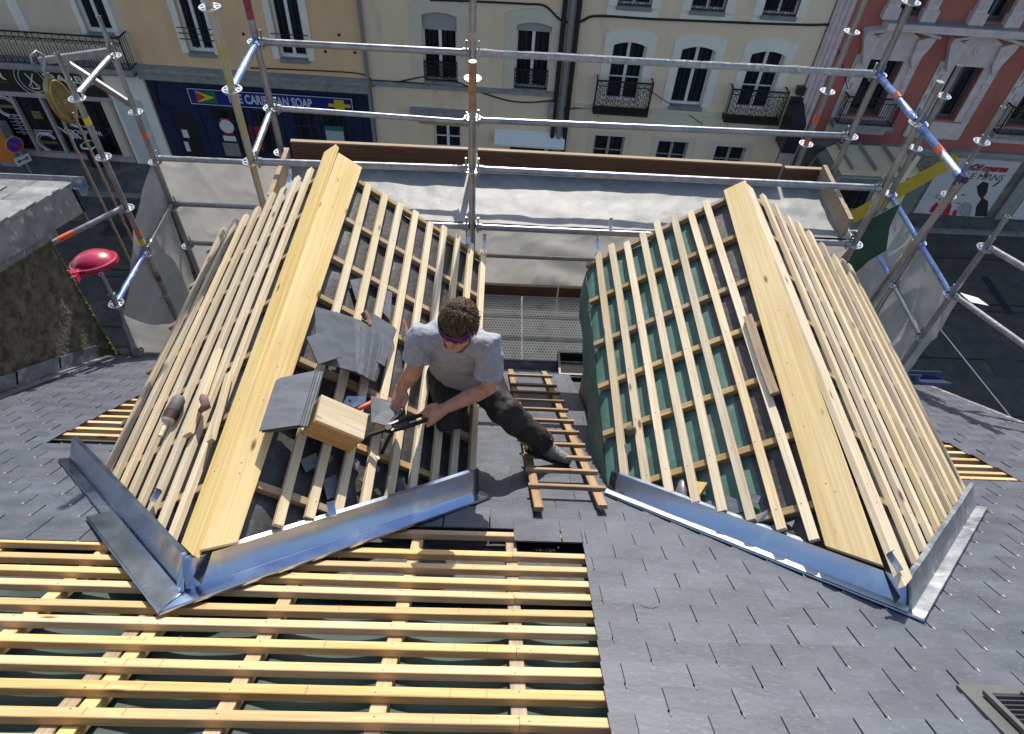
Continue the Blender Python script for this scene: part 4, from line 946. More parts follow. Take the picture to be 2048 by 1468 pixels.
sign_text(sg, 'THE CARIBBEAN SOAP', (fp(455,190)[0]+fp(626,205)[0])/2, zsg, .42, mat('lilac_lettering', (.55,.55,.72), rough=.5), .118, fit=fp(626,205)[0]-fp(455,190)[0], bold=.012)
uf = fp(413,189)[0]
for pts, m in (([(-.30,-.2),(.30,0),(-.30,.2)], mat('flag_yellow', (.65,.5,.05))), ([(-.30,-.17),(.0,0),(-.30,.17)], mat('flag_red', (.5,.03,.03)))):
    b = MB(FM); b.prism([(uf+x, zsg+y) for x, y in pts], .112 if m.name == 'flag_yellow' else .116, .115 if m.name == 'flag_yellow' else .119); b.build('flag_field', m, sg)
b = MB(FM); b.box((uf-.32, zsg-.2, .108), (uf+.34, zsg+.2, .1115)); b.build('flag_ground', mat('flag_green', (.02,.14,.04)), sg)
uy = fp(680,206)[0]; b = MB(FM); b.box((uy-.16, zsg-.2, .112), (uy+.16, zsg+.2, .118)); b.box((uy-.36, zsg-.05, .112), (uy+.36, zsg+.06, .1165)); b.build('flag_mark', mat('flag_gold', (.6,.45,.03)), sg)
for (p, q, m, nm) in (((440,235),(468,268),mat('poster_red', (.55,.03,.03), rough=.5),'notice'), ((446,270),(474,282),WHT,'notice'), ((445,284),(484,312),mat('photo_poster', (.12,.2,.28), (.35,.25,.15), scale=4, rough=.4),'notice'), ((497,250),(530,300),mat('shop_red_blind', (.30,.012,.015), rough=.6),'blind'), ((650,256),(692,295),mat('lilac_paper', (.42,.40,.46), rough=.7),'notice'), ((645,250),(688,262),mat('green_strip', (.02,.16,.13), rough=.5),'notice'), ((363,258),(380,275),WHT,'notice'), ((368,282),(383,302),WHT,'notice')):
    r = rect(*p, *q); b = MB(FM); b.box((r[0], r[2], .032 if m.name != 'green_strip' else .034), (r[1], r[3], .036 if m.name != 'green_strip' else .040)); nn = b.build(nm, m, sf)
    if m.name == 'poster_red':
        uu, zz = (r[0]+r[1])/2, (r[2]+r[3])/2; b = MB(FM); b.prism([(uu+.24*math.cos(i*math.pi/12), zz+.24*math.sin(i*math.pi/12)) for i in range(24)], .037, .040); b.build('notice_disc', WHT, nn)
def pipe(parent, pts, r, m, o=.12, name='drainpipe'):
    q = [FM @ Vector((*fp(x, y, o), o)) for x, y in pts]; b = MB(); b.tube(q, r, 10); return b.build(name, m, parent, smooth=True)
ppx = fp(738,120)[0]; b = MB(FM); b.tube([(uB-.06, ZG, .10), (uB-.06, ZT, .10)], .06, 10); b.build('drainpipe', PIPE, H, smooth=True)
for px, py in ((487,68),(678,70),(395,93),(651,103),(710,105)):
    u, z = fp(px, py); b = MB(FM); b.prism([(u+.05*math.cos(i), z+.05*math.sin(i)) for i in range(6)], .0, .012); b.build('wall_tie_plate', IRON, H)
cable(H, [(262,130),(303,150),(318,210),(345,215)], .02); cable(H, [(500,136),(600,140),(722,148),(745,168)], .02)
# --- cream house with roller shutters
H = house_thing('cream_building', 'cream house with two shuttered arched windows and a small awning at street level', (uB+uC)/2)
w1 = (fp(846,95)[0], fp(914,100)[0], fp(885,163)[1], fp(880,24)[1]); w2 = (fp(1031,110)[0], fp(1099,115)[0], fp(1062,178)[1], fp(1066,44)[1])
g1 = (fp(868,270)[0], fp(923,270)[0], ZG+.9, fp(895,238)[1]); g2 = (fp(1020,290)[0], fp(1090,290)[0], ZG, fp(1055,270)[1])
wall('facade', CREAM1, H, uB, uC, ZG, ZT, [w1, w2, g1, g2])
window(H, *w1, shutter=.27, bars=(), fw=.05); window(H, *w2, shutter=.16, bars=(), fw=.05)
for w in (w1, w2):
    trim(H, *w, .34, mat('cream_surround', (.60,.54,.42), (.66,.60,.48), scale=3, rough=.85) if 'cream_surround' not in MATS else MATS['cream_surround'], arch=.14, o=.03)
    railing(H, w[0], w[1], w[2]+.05, w[2]+.62, .03, 'filigree', ret=False, step=.16, name='window_railing')
    b = MB(FM); b.tube([(w[0], w[2]+1.0, .0), (w[1], w[2]+1.0, .0)], .025, 6); b.build('window_rail', IRON, H)
window(H, *g1, bars=(.3,.55,.8), fw=.07); b = MB(FM); b.box((g2[0], g2[2], -.2), (g2[1], g2[3], -.16)); b.build('doorway', BLACK, H)
b = MB(FM); zz = fp(885,232)[1]; b.box((fp(838,232)[0], zz-.28, .02), (fp(932,232)[0], zz, .06)); b.build('lintel_board', mat('ochre_board', (.32,.25,.04), (.4,.31,.06), scale=4), H)
b = MB(FM); zz = fp(878,222)[1]; b.box((fp(822,220)[0], zz-.02, 0), (fp(940,226)[0], zz+.10, .30)); b.build('canopy', GREYST, H)
aw = [fp(990,255), fp(1130,268)]; b = MB(FM); z0_ = aw[0][1]
b.hexa([(aw[0][0], z0_-.42, .42),(aw[1][0], z0_-.42, .42),(aw[1][0], z0_-.34, 0),(aw[0][0], z0_-.34, 0),(aw[0][0], z0_-.36, .42),(aw[1][0], z0_-.36, .42),(aw[1][0], z0_-.04, 0),(aw[0][0], z0_-.04, 0)])
b.build('awning', WHITE, H)
b = MB(FM); zz = fp(940,175)[1]; b.box((uB+.05, zz-.10, -.01), (uC-.1, zz+.04, .10)); b.build('string_course', GREYST, H)
for dx, m in ((-.20, PIPE_B), (.02, PIPE), (.22, PIPE_B)):
    b = MB(FM); b.tube([(uC+dx, ZG, .10), (uC+dx, ZT, .10)], .075 if m is PIPE_B else .09, 10); b.build('drainpipe', m, H, smooth=True)
cable(H, [(745,172),(800,163),(860,152),(905,160),(945,178),(1010,200),(1060,205),(1112,200)], .022); cable(H, [(860,0),(950,3),(1050,8),(1090,12),(1118,38),(1135,45)], .03); cable(H, [(745,160),(850,167),(930,175)], .015)
b = MB(FM); r = rect(1098,200,1110,235); b.box((r[0], r[2], .0), (r[1], r[3], .16)); b.build('meter_box', GREYST, H)
# --- pale cream house with iron balconies
H = house_thing('pale_cream_building', 'pale cream house with three arched windows, two of them with black iron balconies', (uC+uD)/2)
ws = [((1222,120),(1287,130),(1240,198),(1252,84)), ((1360,125),(1422,135),(1370,210),(1393,92)), ((1497,135),(1559,145),(1502,213),(1527,101))]
W = [(fp(*a)[0], fp(*c)[0], fp(*z)[1], fp(*t)[1]) for a, c, z, t in ws]
zt_ = sum(w[3] for w in W)/3; zb_ = sum(w[2] for w in W)/3; W = [((w[0]+w[1])/2-.52, (w[0]+w[1])/2+.52, zb_-.1, zt_) for w in W]
z2 = (fp(1268,18)[1]+fp(1562,28)[1])/2; W2 = [(w[0]+.02, w[1]-.02, z2, z2+1.9) for w in W]
for i, px in enumerate((1268,1417,1563)): u = fp(px, 14)[0]; W2[i] = (u-.50, u+.50, z2, z2+1.9)
zgw = fp(1222,272)[1]; GW = [(fp(a,296)[0]-.0, fp(a,296)[0]+1.02, ZG+.9, zgw-.05*i) for i, a in enumerate((1186,1314,1432))]
wall('facade', CREAM2, H, uC, uD-.25, ZG, ZT, W+W2+GW)
for i, w in enumerate(W):
    window(H, *w, bars=(.40,) if i != 1 else (), fw=.06, depth=.24); trim(H, *w, .26, PALEST, arch=.16, o=.03, sill=(i == 1))
    b = MB(FM); b.box((w[1]-.03, w[2], -.18), (w[1]+.0, w[3], -.02)); b.build('open_shutter', PALEST, H)
for w in W2:
    window(H, *w, bars=(), fw=.06); trim(H, *w, .26, PALEST, o=.03, sill=True); railing(H, w[0]+.02, w[1]-.02, w[2]+.03, w[2]+.62, -.03, 'filigree', ret=False, step=.2, name='window_railing')
    b = MB(FM); b.box((w[0]-.26, w[2]-.26, -.01), (w[1]+.26, w[2]-.08, .028)); b.build('window_apron', PALEST, H)
for w in GW:
    window(H, *w, bars=(.55,), fw=.06, m=mat('grey_window_paint', (.30,.30,.29), rough=.6) if 'grey_window_paint' not in MATS else MATS['grey_window_paint']); trim(H, *w, .22, MATS['cream_surround'], o=.015)
for w in (W[0], W[2]):
    a, c = w[0]-.36, w[1]+.36; zz = w[2]-.12
    b = MB(FM); b.box((a, zz-.12, -.02), (c, zz, .42)); b.build('balcony_slab', IRON, H); railing(H, a+.02, c-.02, zz+.01, zz+.95, .38, 'filigree', step=.24)
    b = MB(FM); b.box((a+.25, zz-.42, 0), (c-.25, zz-.12, .16)); b.build('balcony_corbel', MATS['cream_surround'], H)
b = MB(FM); zz = fp(1365,222)[1]; b.box((uC+.45, zz-.08, -.01), (uD-.6, zz+.04, .07)); b.box((uC+.45, zz-.50, -.01), (uD-.6, zz-.08, .035)); b.build('string_course', MATS['cream_surround'], H)
cable(H, [(1150,48),(1165,42),(1195,32),(1300,38),(1400,42),(1520,47),(1620,50),(1660,50),(1674,60)], .035)
cable(H, [(1672,52),(1655,62),(1660,90),(1655,102)], .03); cable(H, [(1675,55),(1665,75),(1652,100)], .025); cable(H, [(1295,178),(1335,205),(1370,225),(1405,248)], .012)
cable(H, [(1130,215),(1135,235),(1140,218),(1200,216)], .02)
# square black lantern bracket
u, z = fp(1582,225); b = MB(FM); b.box((u-.20, z-.95, .05), (u+.20, z+.55, .12)); b.hexa([(u-.22,z-.9,.1),(u+.22,z-.9,.1),(u+.22,z-.9,.95),(u-.22,z-.9,.95),(u-.22,z+.45,.1),(u+.22,z+.45,.1),(u+.22,z+.1,.95),(u-.22,z+.1,.95)]); b.box((u-.12, z+.66, .0), (u+.12, z+.9, .2)); b.build('projecting_box_sign', BLACK, H, normals=False)
# --- red house
H = house_thing('red_building', 'red rendered house with pink stone window pediments and a poster at street level', uD+5)
u1 = uD+13
def wq(l, r, s, t): return (fp(*l)[0], fp(*r)[0], fp(*s)[1], fp(*t)[1])
R1 = wq((1722,160),(1789,160),(1700,228),(1775,119)); R2 = wq((1893,165),(1944,165),(1882,248),(1930,126)); R2 = (R2[0]-.05, R2[1]+.1, R1[2], R1[3]-.03)
R3 = (R2[0]+(R2[0]-R1[0]), R2[1]+(R2[0]-R1[0]), R1[2], R1[3]-.03); R4 = (R3[0]+2.6, R3[0]+3.6, R1[2], R1[3])
zled = fp(1800,42)[1]; zz2 = zled+.05
U = [(fp(1800,18)[0]-.1, fp(1853,20)[0]-.1, zled+.14, zled+2.2), (fp(1968,24)[0], fp(2018,24)[0], zled+.14, zled+2.2)]
U.append((2*U[1][0]-U[0][0], 2*U[1][1]-U[0][1], zled+.14, zled+2.2))
zst = fp(1800,289)[1]
wall('facade', RED, H, uD+.3, u1, zst-.2, ZT, [R1, R2, R3, R4]+U)
for w in (R1, R2, R3, R4):
    window(H, *w, bars=(), fw=.06, m=mat('dark_window_paint', (.10,.12,.13), rough=.4) if 'dark_window_paint' not in MATS else MATS['dark_window_paint'], depth=.3)
    um = (w[0]+w[1])/2; hw = (w[1]-w[0])/2
    trim(H, *w, .24, PINKST, o=.06, sill=False)
    b = MB(FM); zt = w[3]
    b.prism([(um-hw-.25, zt+.15), (um+hw+.25, zt+.15), (um+hw+.25, zt+.62), (um, zt+1.02), (um-hw-.25, zt+.62)], -.01, .08)
    for s_ in (-1, 1):
        b.prism([(um+s_*(hw+.24), zt-.15), (um+s_*(hw+.50), zt+.55), (um+s_*(hw+.55), zt+.85), (um+s_*(hw+.05), zt+.66), (um+s_*(hw+.10), zt+.10)], -.01, .20)
        b.hexa([(um+s_*(hw+.58), zt+.78, 0), (um+s_*.0, zt+.98, 0), (um+s_*.0, zt+.98, .32), (um+s_*(hw+.58), zt+.78, .32), (um+s_*(hw+.58), zt+.86, 0), (um, zt+1.08, 0), (um, zt+1.08, .34), (um+s_*(hw+.58), zt+.86, .34)])
        for k in range(5): b.box((um+s_*(hw+.30)-.09, w[2]+.2+k*.42, .06), (um+s_*(hw+.30)+.09, w[2]+.40+k*.42, .10))
        b.box((um+s_*(hw+.36)-.10, w[2]-.6, -.01), (um+s_*(hw+.36)+.10, zt+.1, .045))
    b.prism([(um+.17*math.cos(i*math.pi/10), zt+.5+.17*math.sin(i*math.pi/10)) for i in range(20)], .07, .11); b.prism([(um+.08*math.cos(i*math.pi/10), zt+.5+.08*math.sin(i*math.pi/10)) for i in range(20)], .11, .14)
    b.build('pediment', PINKST, H, normals=False)
    b = MB(FM); b.box((w[0]-.42, w[2]-.62, -.01), (w[1]+.42, w[2]-.06, .05)); b.build('window_apron', PINKST, H)
for w in (R1, R3): railing(H, w[0]-.35, w[1]+.35, w[2]-.12, w[2]+.75, .42, 'bars', step=.075); 
for w in (R1, R3):
    b = MB(FM); b.box((w[0]-.45, w[2]-.28, 0), (w[1]+.45, w[2]-.13, .48)); b.build('balcony_slab', GREYST, H)
b = MB(FM); b.box((fp(1768,38)[0], zled-.14, -.02), (u1, zled+.06, .42)); b.build('ledge', PINKST, H)
b = MB(FM); b.box((fp(1768,38)[0]+.02, zled+.062, -.02), (u1, zled+.085, .41)); b.build('ledge_lead', PIPE, H)
for k in range(7):
    u = fp(1768,38)[0]+.25+k*1.02; b = MB(FM); b.prism([(0,0),(.34,0),(.30,-.12),(.12,-.28),(0,-.42)], -.10, .10)
    o = b.build('ledge_bracket', PINKST, H); 
    b2 = MB(); b2.add([FM @ Vector((u+v[2], zled-.15+v[1], v[0])) for v in b.v], b.f); bpy.data.objects.remove(o); b2.build('ledge_bracket', PINKST, H)
for w in U:
    window(H, *w, bars=(), fw=.06, m=MATS['dark_window_paint'], depth=.3)
    b = MB(FM)
    for uu in (w[0]-.17, w[1]+.17):
        b.box((uu-.17, zled+.09, -.01), (uu+.17, ZT, .16)); b.box((uu-.22, zled+.088, -.01), (uu+.22, zled+.4, .22))
        for k in (-.09, 0, .09): b.box((uu+k-.022, zled+.5, .16), (uu+k+.022, ZT, .18))
    b.build('pilaster', PINKST, H, normals=False)
b = MB(FM); b.box((uD-.22, ZG, -.02), (uD+.29, ZT, .10))
for k in (-.12, .03, .18): b.box((uD+k-.03, ZG, .10), (uD+k+.03, ZT, .135))
b.build('corner_pilaster', PINKST, H, normals=False)
b = MB(FM); b.box((uD+.3, zst-.16, -.02), (u1, zst-.02, .16)); b.box((uD+.3, zst-.30, -.02), (u1, zst-.16, .07)); b.build('stone_band', GREYST, H, normals=False)
b = MB(FM); b.box((uD-.2, ZG, -.4), (u1, zst-.2, -.02)); GF = b.build('ground_floor', mat('weathered_stone', (.13,.115,.10), (.24,.215,.19), scale=2.5, rough=.9, bump=.006, bscale=10, c3=(.08,.072,.065), s3=6), H)
pl, pr_ = fp(1852,380)[0]-.1, fp(1990,380)[0]; ptz, pbz = fp(1930,312)[1], fp(1900,432)[1]
pl = fp(1830,418)[0]; pr_ = fp(1962,430)[0]+.15
PW = mat('poster_white', (.50,.48,.50), (.57,.55,.56), scale=2, rough=.6)
b = MB(FM); b.box((pl, pbz, -.01), (pr_, ptz, .02)); ps = b.build('poster', PW, H)
sign_text(ps, ':Of course', (fp(1933,338)[0]+fp(2013,342)[0])/2, fp(1972,336)[1], .30, mat('crimson_ink', (.36,.015,.03), rough=.6), .024, shear=.25, fit=fp(2013,342)[0]-fp(1933,338)[0], bold=.02)
sign_text(ps, 'LE M\u039bNS', (fp(1930,352)[0]+fp(2006,356)[0])/2, fp(1968,354)[1], .32, mat('black_ink', (.02,.02,.025), rough=.6), .024, shear=.12, fit=fp(2006,356)[0]-fp(1930,352)[0])
INK = MATS['black_ink']; CR_ = MATS['crimson_ink']
def blob(pts, m, o, nm='poster_figure'):
    b = MB(FM); b.prism(fuz(pts), .022+o, .024+o); return b.build(nm, m, ps)
blob([(1949,432),(1952,412),(1962,398),(1955,388),(1953,372),(1966,362),(1977,366),(1974,384),(1966,395),(1976,402),(1974,432)], INK, 0)
blob([(1925,432),(1912,424),(1918,410),(1930,403),(1942,406),(1944,420),(1938,432)], mat('grey_ink', (.20,.2,.2), (.42,.42,.42), scale=12, rough=.6), .002)
blob([(1886,430),(1882,422),(1890,400),(1900,396),(1903,412),(1897,430)], mat('scarlet_ink', (.50,.02,.02), (.35,.012,.02), scale=8, rough=.6), 0, 'poster_splash')
blob([(1858,424),(1862,414),(1872,404),(1878,408),(1874,424)], MATS['scarlet_ink'], 0, 'poster_splash')
blob([(1904,430),(1908,418),(1914,420),(1912,430)], MATS['scarlet_ink'], .001, 'poster_splash')
b = MB(FM)
for k in range(26): 
    px, py = random.uniform(1868,1925), random.uniform(382,426); u, z = fp(px, py); b.box((u-.03, z-.02, .022), (u+random.uniform(.02,.16), z+.02, .0235))
b.build('poster_lettering', CR_, ps, normals=False)
b = MB(FM); u, z = fp(1985,372); b.tube([(u, z, .03), (u+.12, z+.2, .03)], .025, 6); b.tube([(u-.18,z-.12,.03),(u-.15,z-.08,.03)], .02, 6); b.build('poster_mark', INK, ps)
b = MB(FM); q0 = fp(2010,430)[0]; b.box((q0-.35, ZG, -.02), (q0+.15, ptz+.1, .09)); b.build('stone_pier', GREYST, H)
b = MB(FM); q1 = q0+.25; b.box((q1, pbz-.2, -.01), (q1+1.1, ptz, .015)); ps2 = b.build('poster', PW, H)
b = MB(FM)
for k in range(14): b.box((q1+.55, ptz-.5-k*.17, .017), (q1+.60, ptz-.42-k*.17, .02))
b.build('poster_lettering', CR_, ps2, normals=False)
for px, py in ((1925,288),(1955,325)):
    u, z = fp(px, py); b = MB(FM); b.tube([(u-.45, z-.35, .02), (u-.35, z-.05, .3), (u-.1, z+.05, .55), (u+.05, z+.0, .62)], .03, 8); l_ = b.build('spot_arm', PIPE, H, smooth=True)
    b = MB(FM); b.tube([(u+.05, z, .62), (u+.12, z-.12, .60)], [.05,.08], 10); b.build('spot_head', BRASS, l_, smooth=True)
cable(H, [(1662,50),(1680,110),(1700,200)], .012)
# roofs and back walls so that the row has depth
for nm, ua, ub2 in (('beige_building', uA-11.5, uA), ('orange_building', uA, uB), ('cream_building', uB, uC), ('pale_cream_building', uC, uD-.25), ('red_building', uD-.2, u1)):
    hh = [o for o in COL.objects if o.name == nm][0]
    b = MB(FM); b.prism([(-.5, ZT), (.35, ZT), (.35, ZT+.18), (-5, ZT+2.2), (-10.5, ZT)], ua, ub2); 
    b2 = MB(); b2.add([FM @ Vector((v[2], v[1], v[0])) for v in [FM.inverted() @ w for w in b.v]], b.f); b2.build('roof', SLATE_OLD, hh)
    b = MB(FM); b.box((ua+.02, ZG, -10.4), (ub2-.02, ZT-.02, -10)); b.box((ua+.02, ZG, -10), (ua+.2, ZT-.02, -.5)); b.box((ub2-.2, ZG, -10), (ub2-.02, ZT-.02, -.5)); b.build('rear_wall', BEIGE, hh)
# ---------------------------------------------------------------- things in the street
def spost(px, py, zb): p = at(px, py, 2, zb); return p
sp = at(62, 345, 1, 20.2); sp.z = -13.58
sg = thing('parking_sign', 'round blue and red no parking sign with arrow plate below it on a thin post', 'sign', (sp.x, sp.y, -13.58))
c1 = at(35, 288, 1, sp.y); c2 = at(46, 310, 1, sp.y)
b = MB(); b.tube([(sp.x, sp.y, -13.58), (sp.x, sp.y, c1.z+.3)], .035, 10); b.build('post', PIPE, sg, smooth=True)
SM = frame(Vector((sp.x, sp.y-.05, c1.z)), (.55,.835,0), (0,0,1), (.835,-.55,0))
b = MB(SM); b.prism([(.27*math.cos(i*math.pi/16), .27*math.sin(i*math.pi/16)) for i in range(32)], 0, .012); b.build('sign_rim', WHT, sg)
b = MB(SM); b.prism([(.26*math.cos(i*math.pi/16), .26*math.sin(i*math.pi/16)) for i in range(32)], .013, .017); b.build('sign_border', mat('sign_red', (.55,.03,.03), rough=.4), sg)
b = MB(SM); b.prism([(.205*math.cos(i*math.pi/16), .205*math.sin(i*math.pi/16)) for i in range(32)], .018, .021); b.build('sign_face', mat('sign_blue', (.02,.05,.36), rough=.4), sg)
b = MB(SM); b.hexa([(-.155,.115,.022),(-.115,.155,.022),(.155,-.115,.022),(.115,-.155,.022),(-.155,.115,.024),(-.115,.155,.024),(.155,-.115,.024),(.115,-.155,.024)]); b.build('sign_bar', MATS['sign_red'], sg)
dz = c2.z-c1.z-.15; b = MB(SM); b.box((-.25, dz-.14, 0), (.25, dz+.14, .015)); pt = b.build('arrow_plate', WHT, sg)
b = MB(SM); b.box((-.12, dz-.02, .016), (.12, dz+.02, .019)); 
for s_ in (-1, 1): b.prism([(s_*.20, dz), (s_*.11, dz+.07), (s_*.11, dz-.07)], .016, .019)
b.build('arrow', INK, pt, normals=False)
p = at(200, 330, 2, -13.58); bin_ = thing('litter_bin', 'black litter bin with a white bag edge on the pavement before the barber shop', 'bin', (p.x, p.y, -13.58))
b = MB(); b.lathe([(.0,0),(.24,0),(.28,.75),(.30,.78),(.27,.80),(.24,.74),(.0,.70)], 20, o=(p.x,p.y,-13.58)); b.build('bin_body', BLACK, bin_, smooth=True)
b = MB(); b.tube([(p.x+.29*math.cos(i*math.pi/8), p.y+.29*math.sin(i*math.pi/8), -13.58+.79+.03*math.sin(i*2.3)) for i in range(17)], .03, 6); b.build('bag_rim', WHITE, bin_, smooth=True)
p = at(12, 285, 1, 20.9); ob = thing('display_case', 'orange display case standing at the far left by the barber shop', 'display case', (p.x, p.y, -13.58))
b = MB(); b.box((p.x-.45, p.y-.2, -13.58), (p.x+.25, p.y+.2, p.z+.7)); b.build('cabinet', PIPE, ob)
b = MB(); b.box((p.x-.40, p.y-.215, -13.4), (p.x+.20, p.y-.2, p.z+.62)); b.build('front_panel', mat('orange_panel', (.55,.16,.02), (.62,.22,.03), scale=4, rough=.4), ob)
# old cream-roofed van and the yellow hoist beside it
vx0 = at(1592, 330, 1, 18.6).x; vx1 = at(1838, 330, 1, 18.6).x
van = thing('old_van', 'old grey green van with a cream roof and roof rack parked across the street', 'van', ((vx0+vx1)/2, 18.7, -13.7))
VG = mat('grey_green_paint', (.16,.18,.16), (.20,.22,.19), scale=3, rough=.35, coat=.5); VC = mat('cream_paint', (.66,.56,.34), (.72,.62,.40), scale=3, rough=.4)
L_ = vx1-vx0; zb = -13.7
def vp(x, z): return (vx0+x*L_, zb+z*1.3)
b = MB(); prof = [(0.0,.45),(.0,1.0),(.05,1.25),(.16,1.35),(.24,2.15),(.30,2.3),(.98,2.3),(1.0,2.1),(1.0,.45)]
def sidex(prof, y0, y1, b):
    n = len(prof); b.add([(*[vp(*q)[0]], y0, vp(*q)[1]) for q in prof]+[(vp(*q)[0], y1, vp(*q)[1]) for q in prof], [tuple(range(n)), tuple(range(n,2*n))]+[(i,(i+1)%n,(i+1)%n+n,i+n) for i in range(n)])
sidex(prof, 17.780, 19.400, b); o = b.build('body', VG, van); md = o.modifiers.new('bev', 'BEVEL'); md.width = .07; md.segments = 3
b = MB(); sidex([(.29,2.31),(.36,2.42),(.94,2.42),(.99,2.31)], 17.816, 19.364, b); b.build('roof', VC, van)
b = MB(); sidex([(.62,1.5),(.60,2.2),(.86,2.2),(.88,1.5)], 17.767, 17.771, b); b.build('side_panel', VC, van)
b = MB(); sidex([(.34,1.45),(.33,2.1),(.57,2.1),(.58,1.45)], 17.762, 17.771, b); b.build('side_window', GLASS, van)
b = MB(); zz = 1.42; b.hexa([(vp(.165,1.42)[0]-.015,17.915,zb+1.85),(vp(.165,1.42)[0]-.015,19.265,zb+1.85),(vp(.165,1.42)[0]+.01,19.265,zb+1.85),(vp(.165,1.42)[0]+.01,17.915,zb+1.85),(vp(.235,2.1)[0]-.015,17.960,zb+2.73),(vp(.235,2.1)[0]-.015,19.220,zb+2.73),(vp(.235,2.1)[0]+.01,19.220,zb+2.73),(vp(.235,2.1)[0]+.01,17.960,zb+2.73)]); b.build('windscreen', GLASS, van)
for x in (.16, .80):
    for y in (17.798, 19.328):
        c_ = (vp(x,.38)[0], y, zb+.36); b = MB(); b.tube([(c_[0],y-.1,c_[2]),(c_[0],y+.1,c_[2])], .36, 20); w = b.build('wheel', BLACK, van, smooth=True); b = MB(); b.tube([(c_[0],y-.105,c_[2]),(c_[0],y+.105,c_[2])], .2, 16); b.build('hub', ZINC_D, w, smooth=True)
b = MB(); 
for x in (.36,.55,.75,.93): b.box((vp(x,0)[0]-.03, 17.870, zb+3.16), (vp(x,0)[0]+.03, 19.310, zb+3.24))
b.build('roof_rack', PIPE, van)
for y in (18.005, 19.175): 
    b = MB(); b.tube([(vp(-.002,.95)[0]-.02,y,zb+1.2),(vp(-.002,.95)[0]+.03,y,zb+1.2)], .11, 14); b.build('headlight', WHITE, van, smooth=True)
YB = mat('yellow_beam_paint', (.50,.32,.02), (.58,.40,.04), scale=5, rough=.45)
a = at(1775, 395, 1, 16.2); c = at(1912, 318, 1, 16.6)
ho = thing('ladder_hoist', 'yellow boom of a ladder hoist slanting up beside the old van', 'hoist', (a.x-.4, 16.2, -13.7))
b = MB(); rect_bar(b, a-(c-a)*.55, c, .10, .14); b.build('boom', YB, ho)
b = MB(); q = a-(c-a)*.45; rect_bar(b, q, Vector((q.x, q.y, -13.7)), .12, .12); b.build('mast', YB, ho)
b = MB(); b.box((q.x-.8, q.y-.5, -13.7), (q.x+.8, q.y+.5, -13.3)); b.build('base_frame', PIPE, ho)
b = MB(); r2 = at(1800, 372, 1, 16.4); rect_bar(b, r2, at(1838, 312, 1, 16.6), .05, .06); b.build('support_strut', VC, ho)
# ---------------------------------------------------------------- the roofer
SKIN = mat('tanned_skin', (.40,.20,.13), (.52,.29,.20), scale=18, rough=.5, bump=.0006, bscale=160, c3=(.36,.16,.10), s3=30, spec=.4)
SHIRT = mat('grey_tshirt', (.26,.275,.315), (.33,.345,.39), scale=40, rough=.9, bump=.012, bscale=14, detail=3)
TROU = mat('black_work_trousers', (.009,.0085,.010), (.022,.021,.024), scale=12, rough=.75, bump=.012, bscale=11, detail=3)
HAIR = mat('brown_hair', (.050,.028,.015), (.16,.10,.058), scale=60, rough=.6, spec=.35)
BOOT = mat('dusty_work_boot', (.15,.145,.13), (.25,.24,.22), scale=18, rough=.85, bump=.003)
SOLE = mat('boot_sole', (.02,.02,.02), rough=.8)
LENS = mat('purple_mirror_lens', (.05,.01,.16), (.20,.01,.12), scale=14, rough=.08, metal=.8)
def fuse(b, name, m, parent, vox=.005, smooth=6, keep=None):
    o = b.build(name, m, None, M=Matrix.Identity(4), normals=True)
    md = o.modifiers.new('fuse', 'REMESH'); md.mode = 'VOXEL'; md.voxel_size = vox; md.use_smooth_shade = True
    m2 = o.modifiers.new('soft', 'SMOOTH'); m2.factor = .5; m2.iterations = smooth
    me = bpy.data.meshes.new_from_object(o.evaluated_get(bpy.context.evaluated_depsgraph_get()))
    me.name = name; me.materials.clear(); me.materials.append(m)
    me.polygons.foreach_set('use_smooth', [True]*len(me.polygons))
    bpy.data.objects.remove(o)
    c = Vector((0,0,0)); n = len(me.vertices)
    for v in me.vertices: c += v.co
    c /= n
    for v in me.vertices: v.co -= c
    return link(name, me, Matrix.Translation(c), parent)
V = Vector
shR, shL = V((-.345,2.205,-2.265)), V((-.012,2.150,-2.255))
lat = (shL-shR).normalized(); hipC = V((-.165,2.46,-2.80)); neckB = (shR+shL)/2+V((.0,.01,.045))
axis = (neckB-hipC).normalized(); lat = (lat-axis*lat.dot(axis)).normalized(); fwd = lat.cross(axis)           # chest normal
if fwd.y > 0: fwd = -fwd
man = thing('person', 'roofer in grey t-shirt and black work trousers kneeling on the left dormer cutting a slate', 'person', (-.2, 2.3, -2.93))
headC = V((-.150,2.075,-2.055))
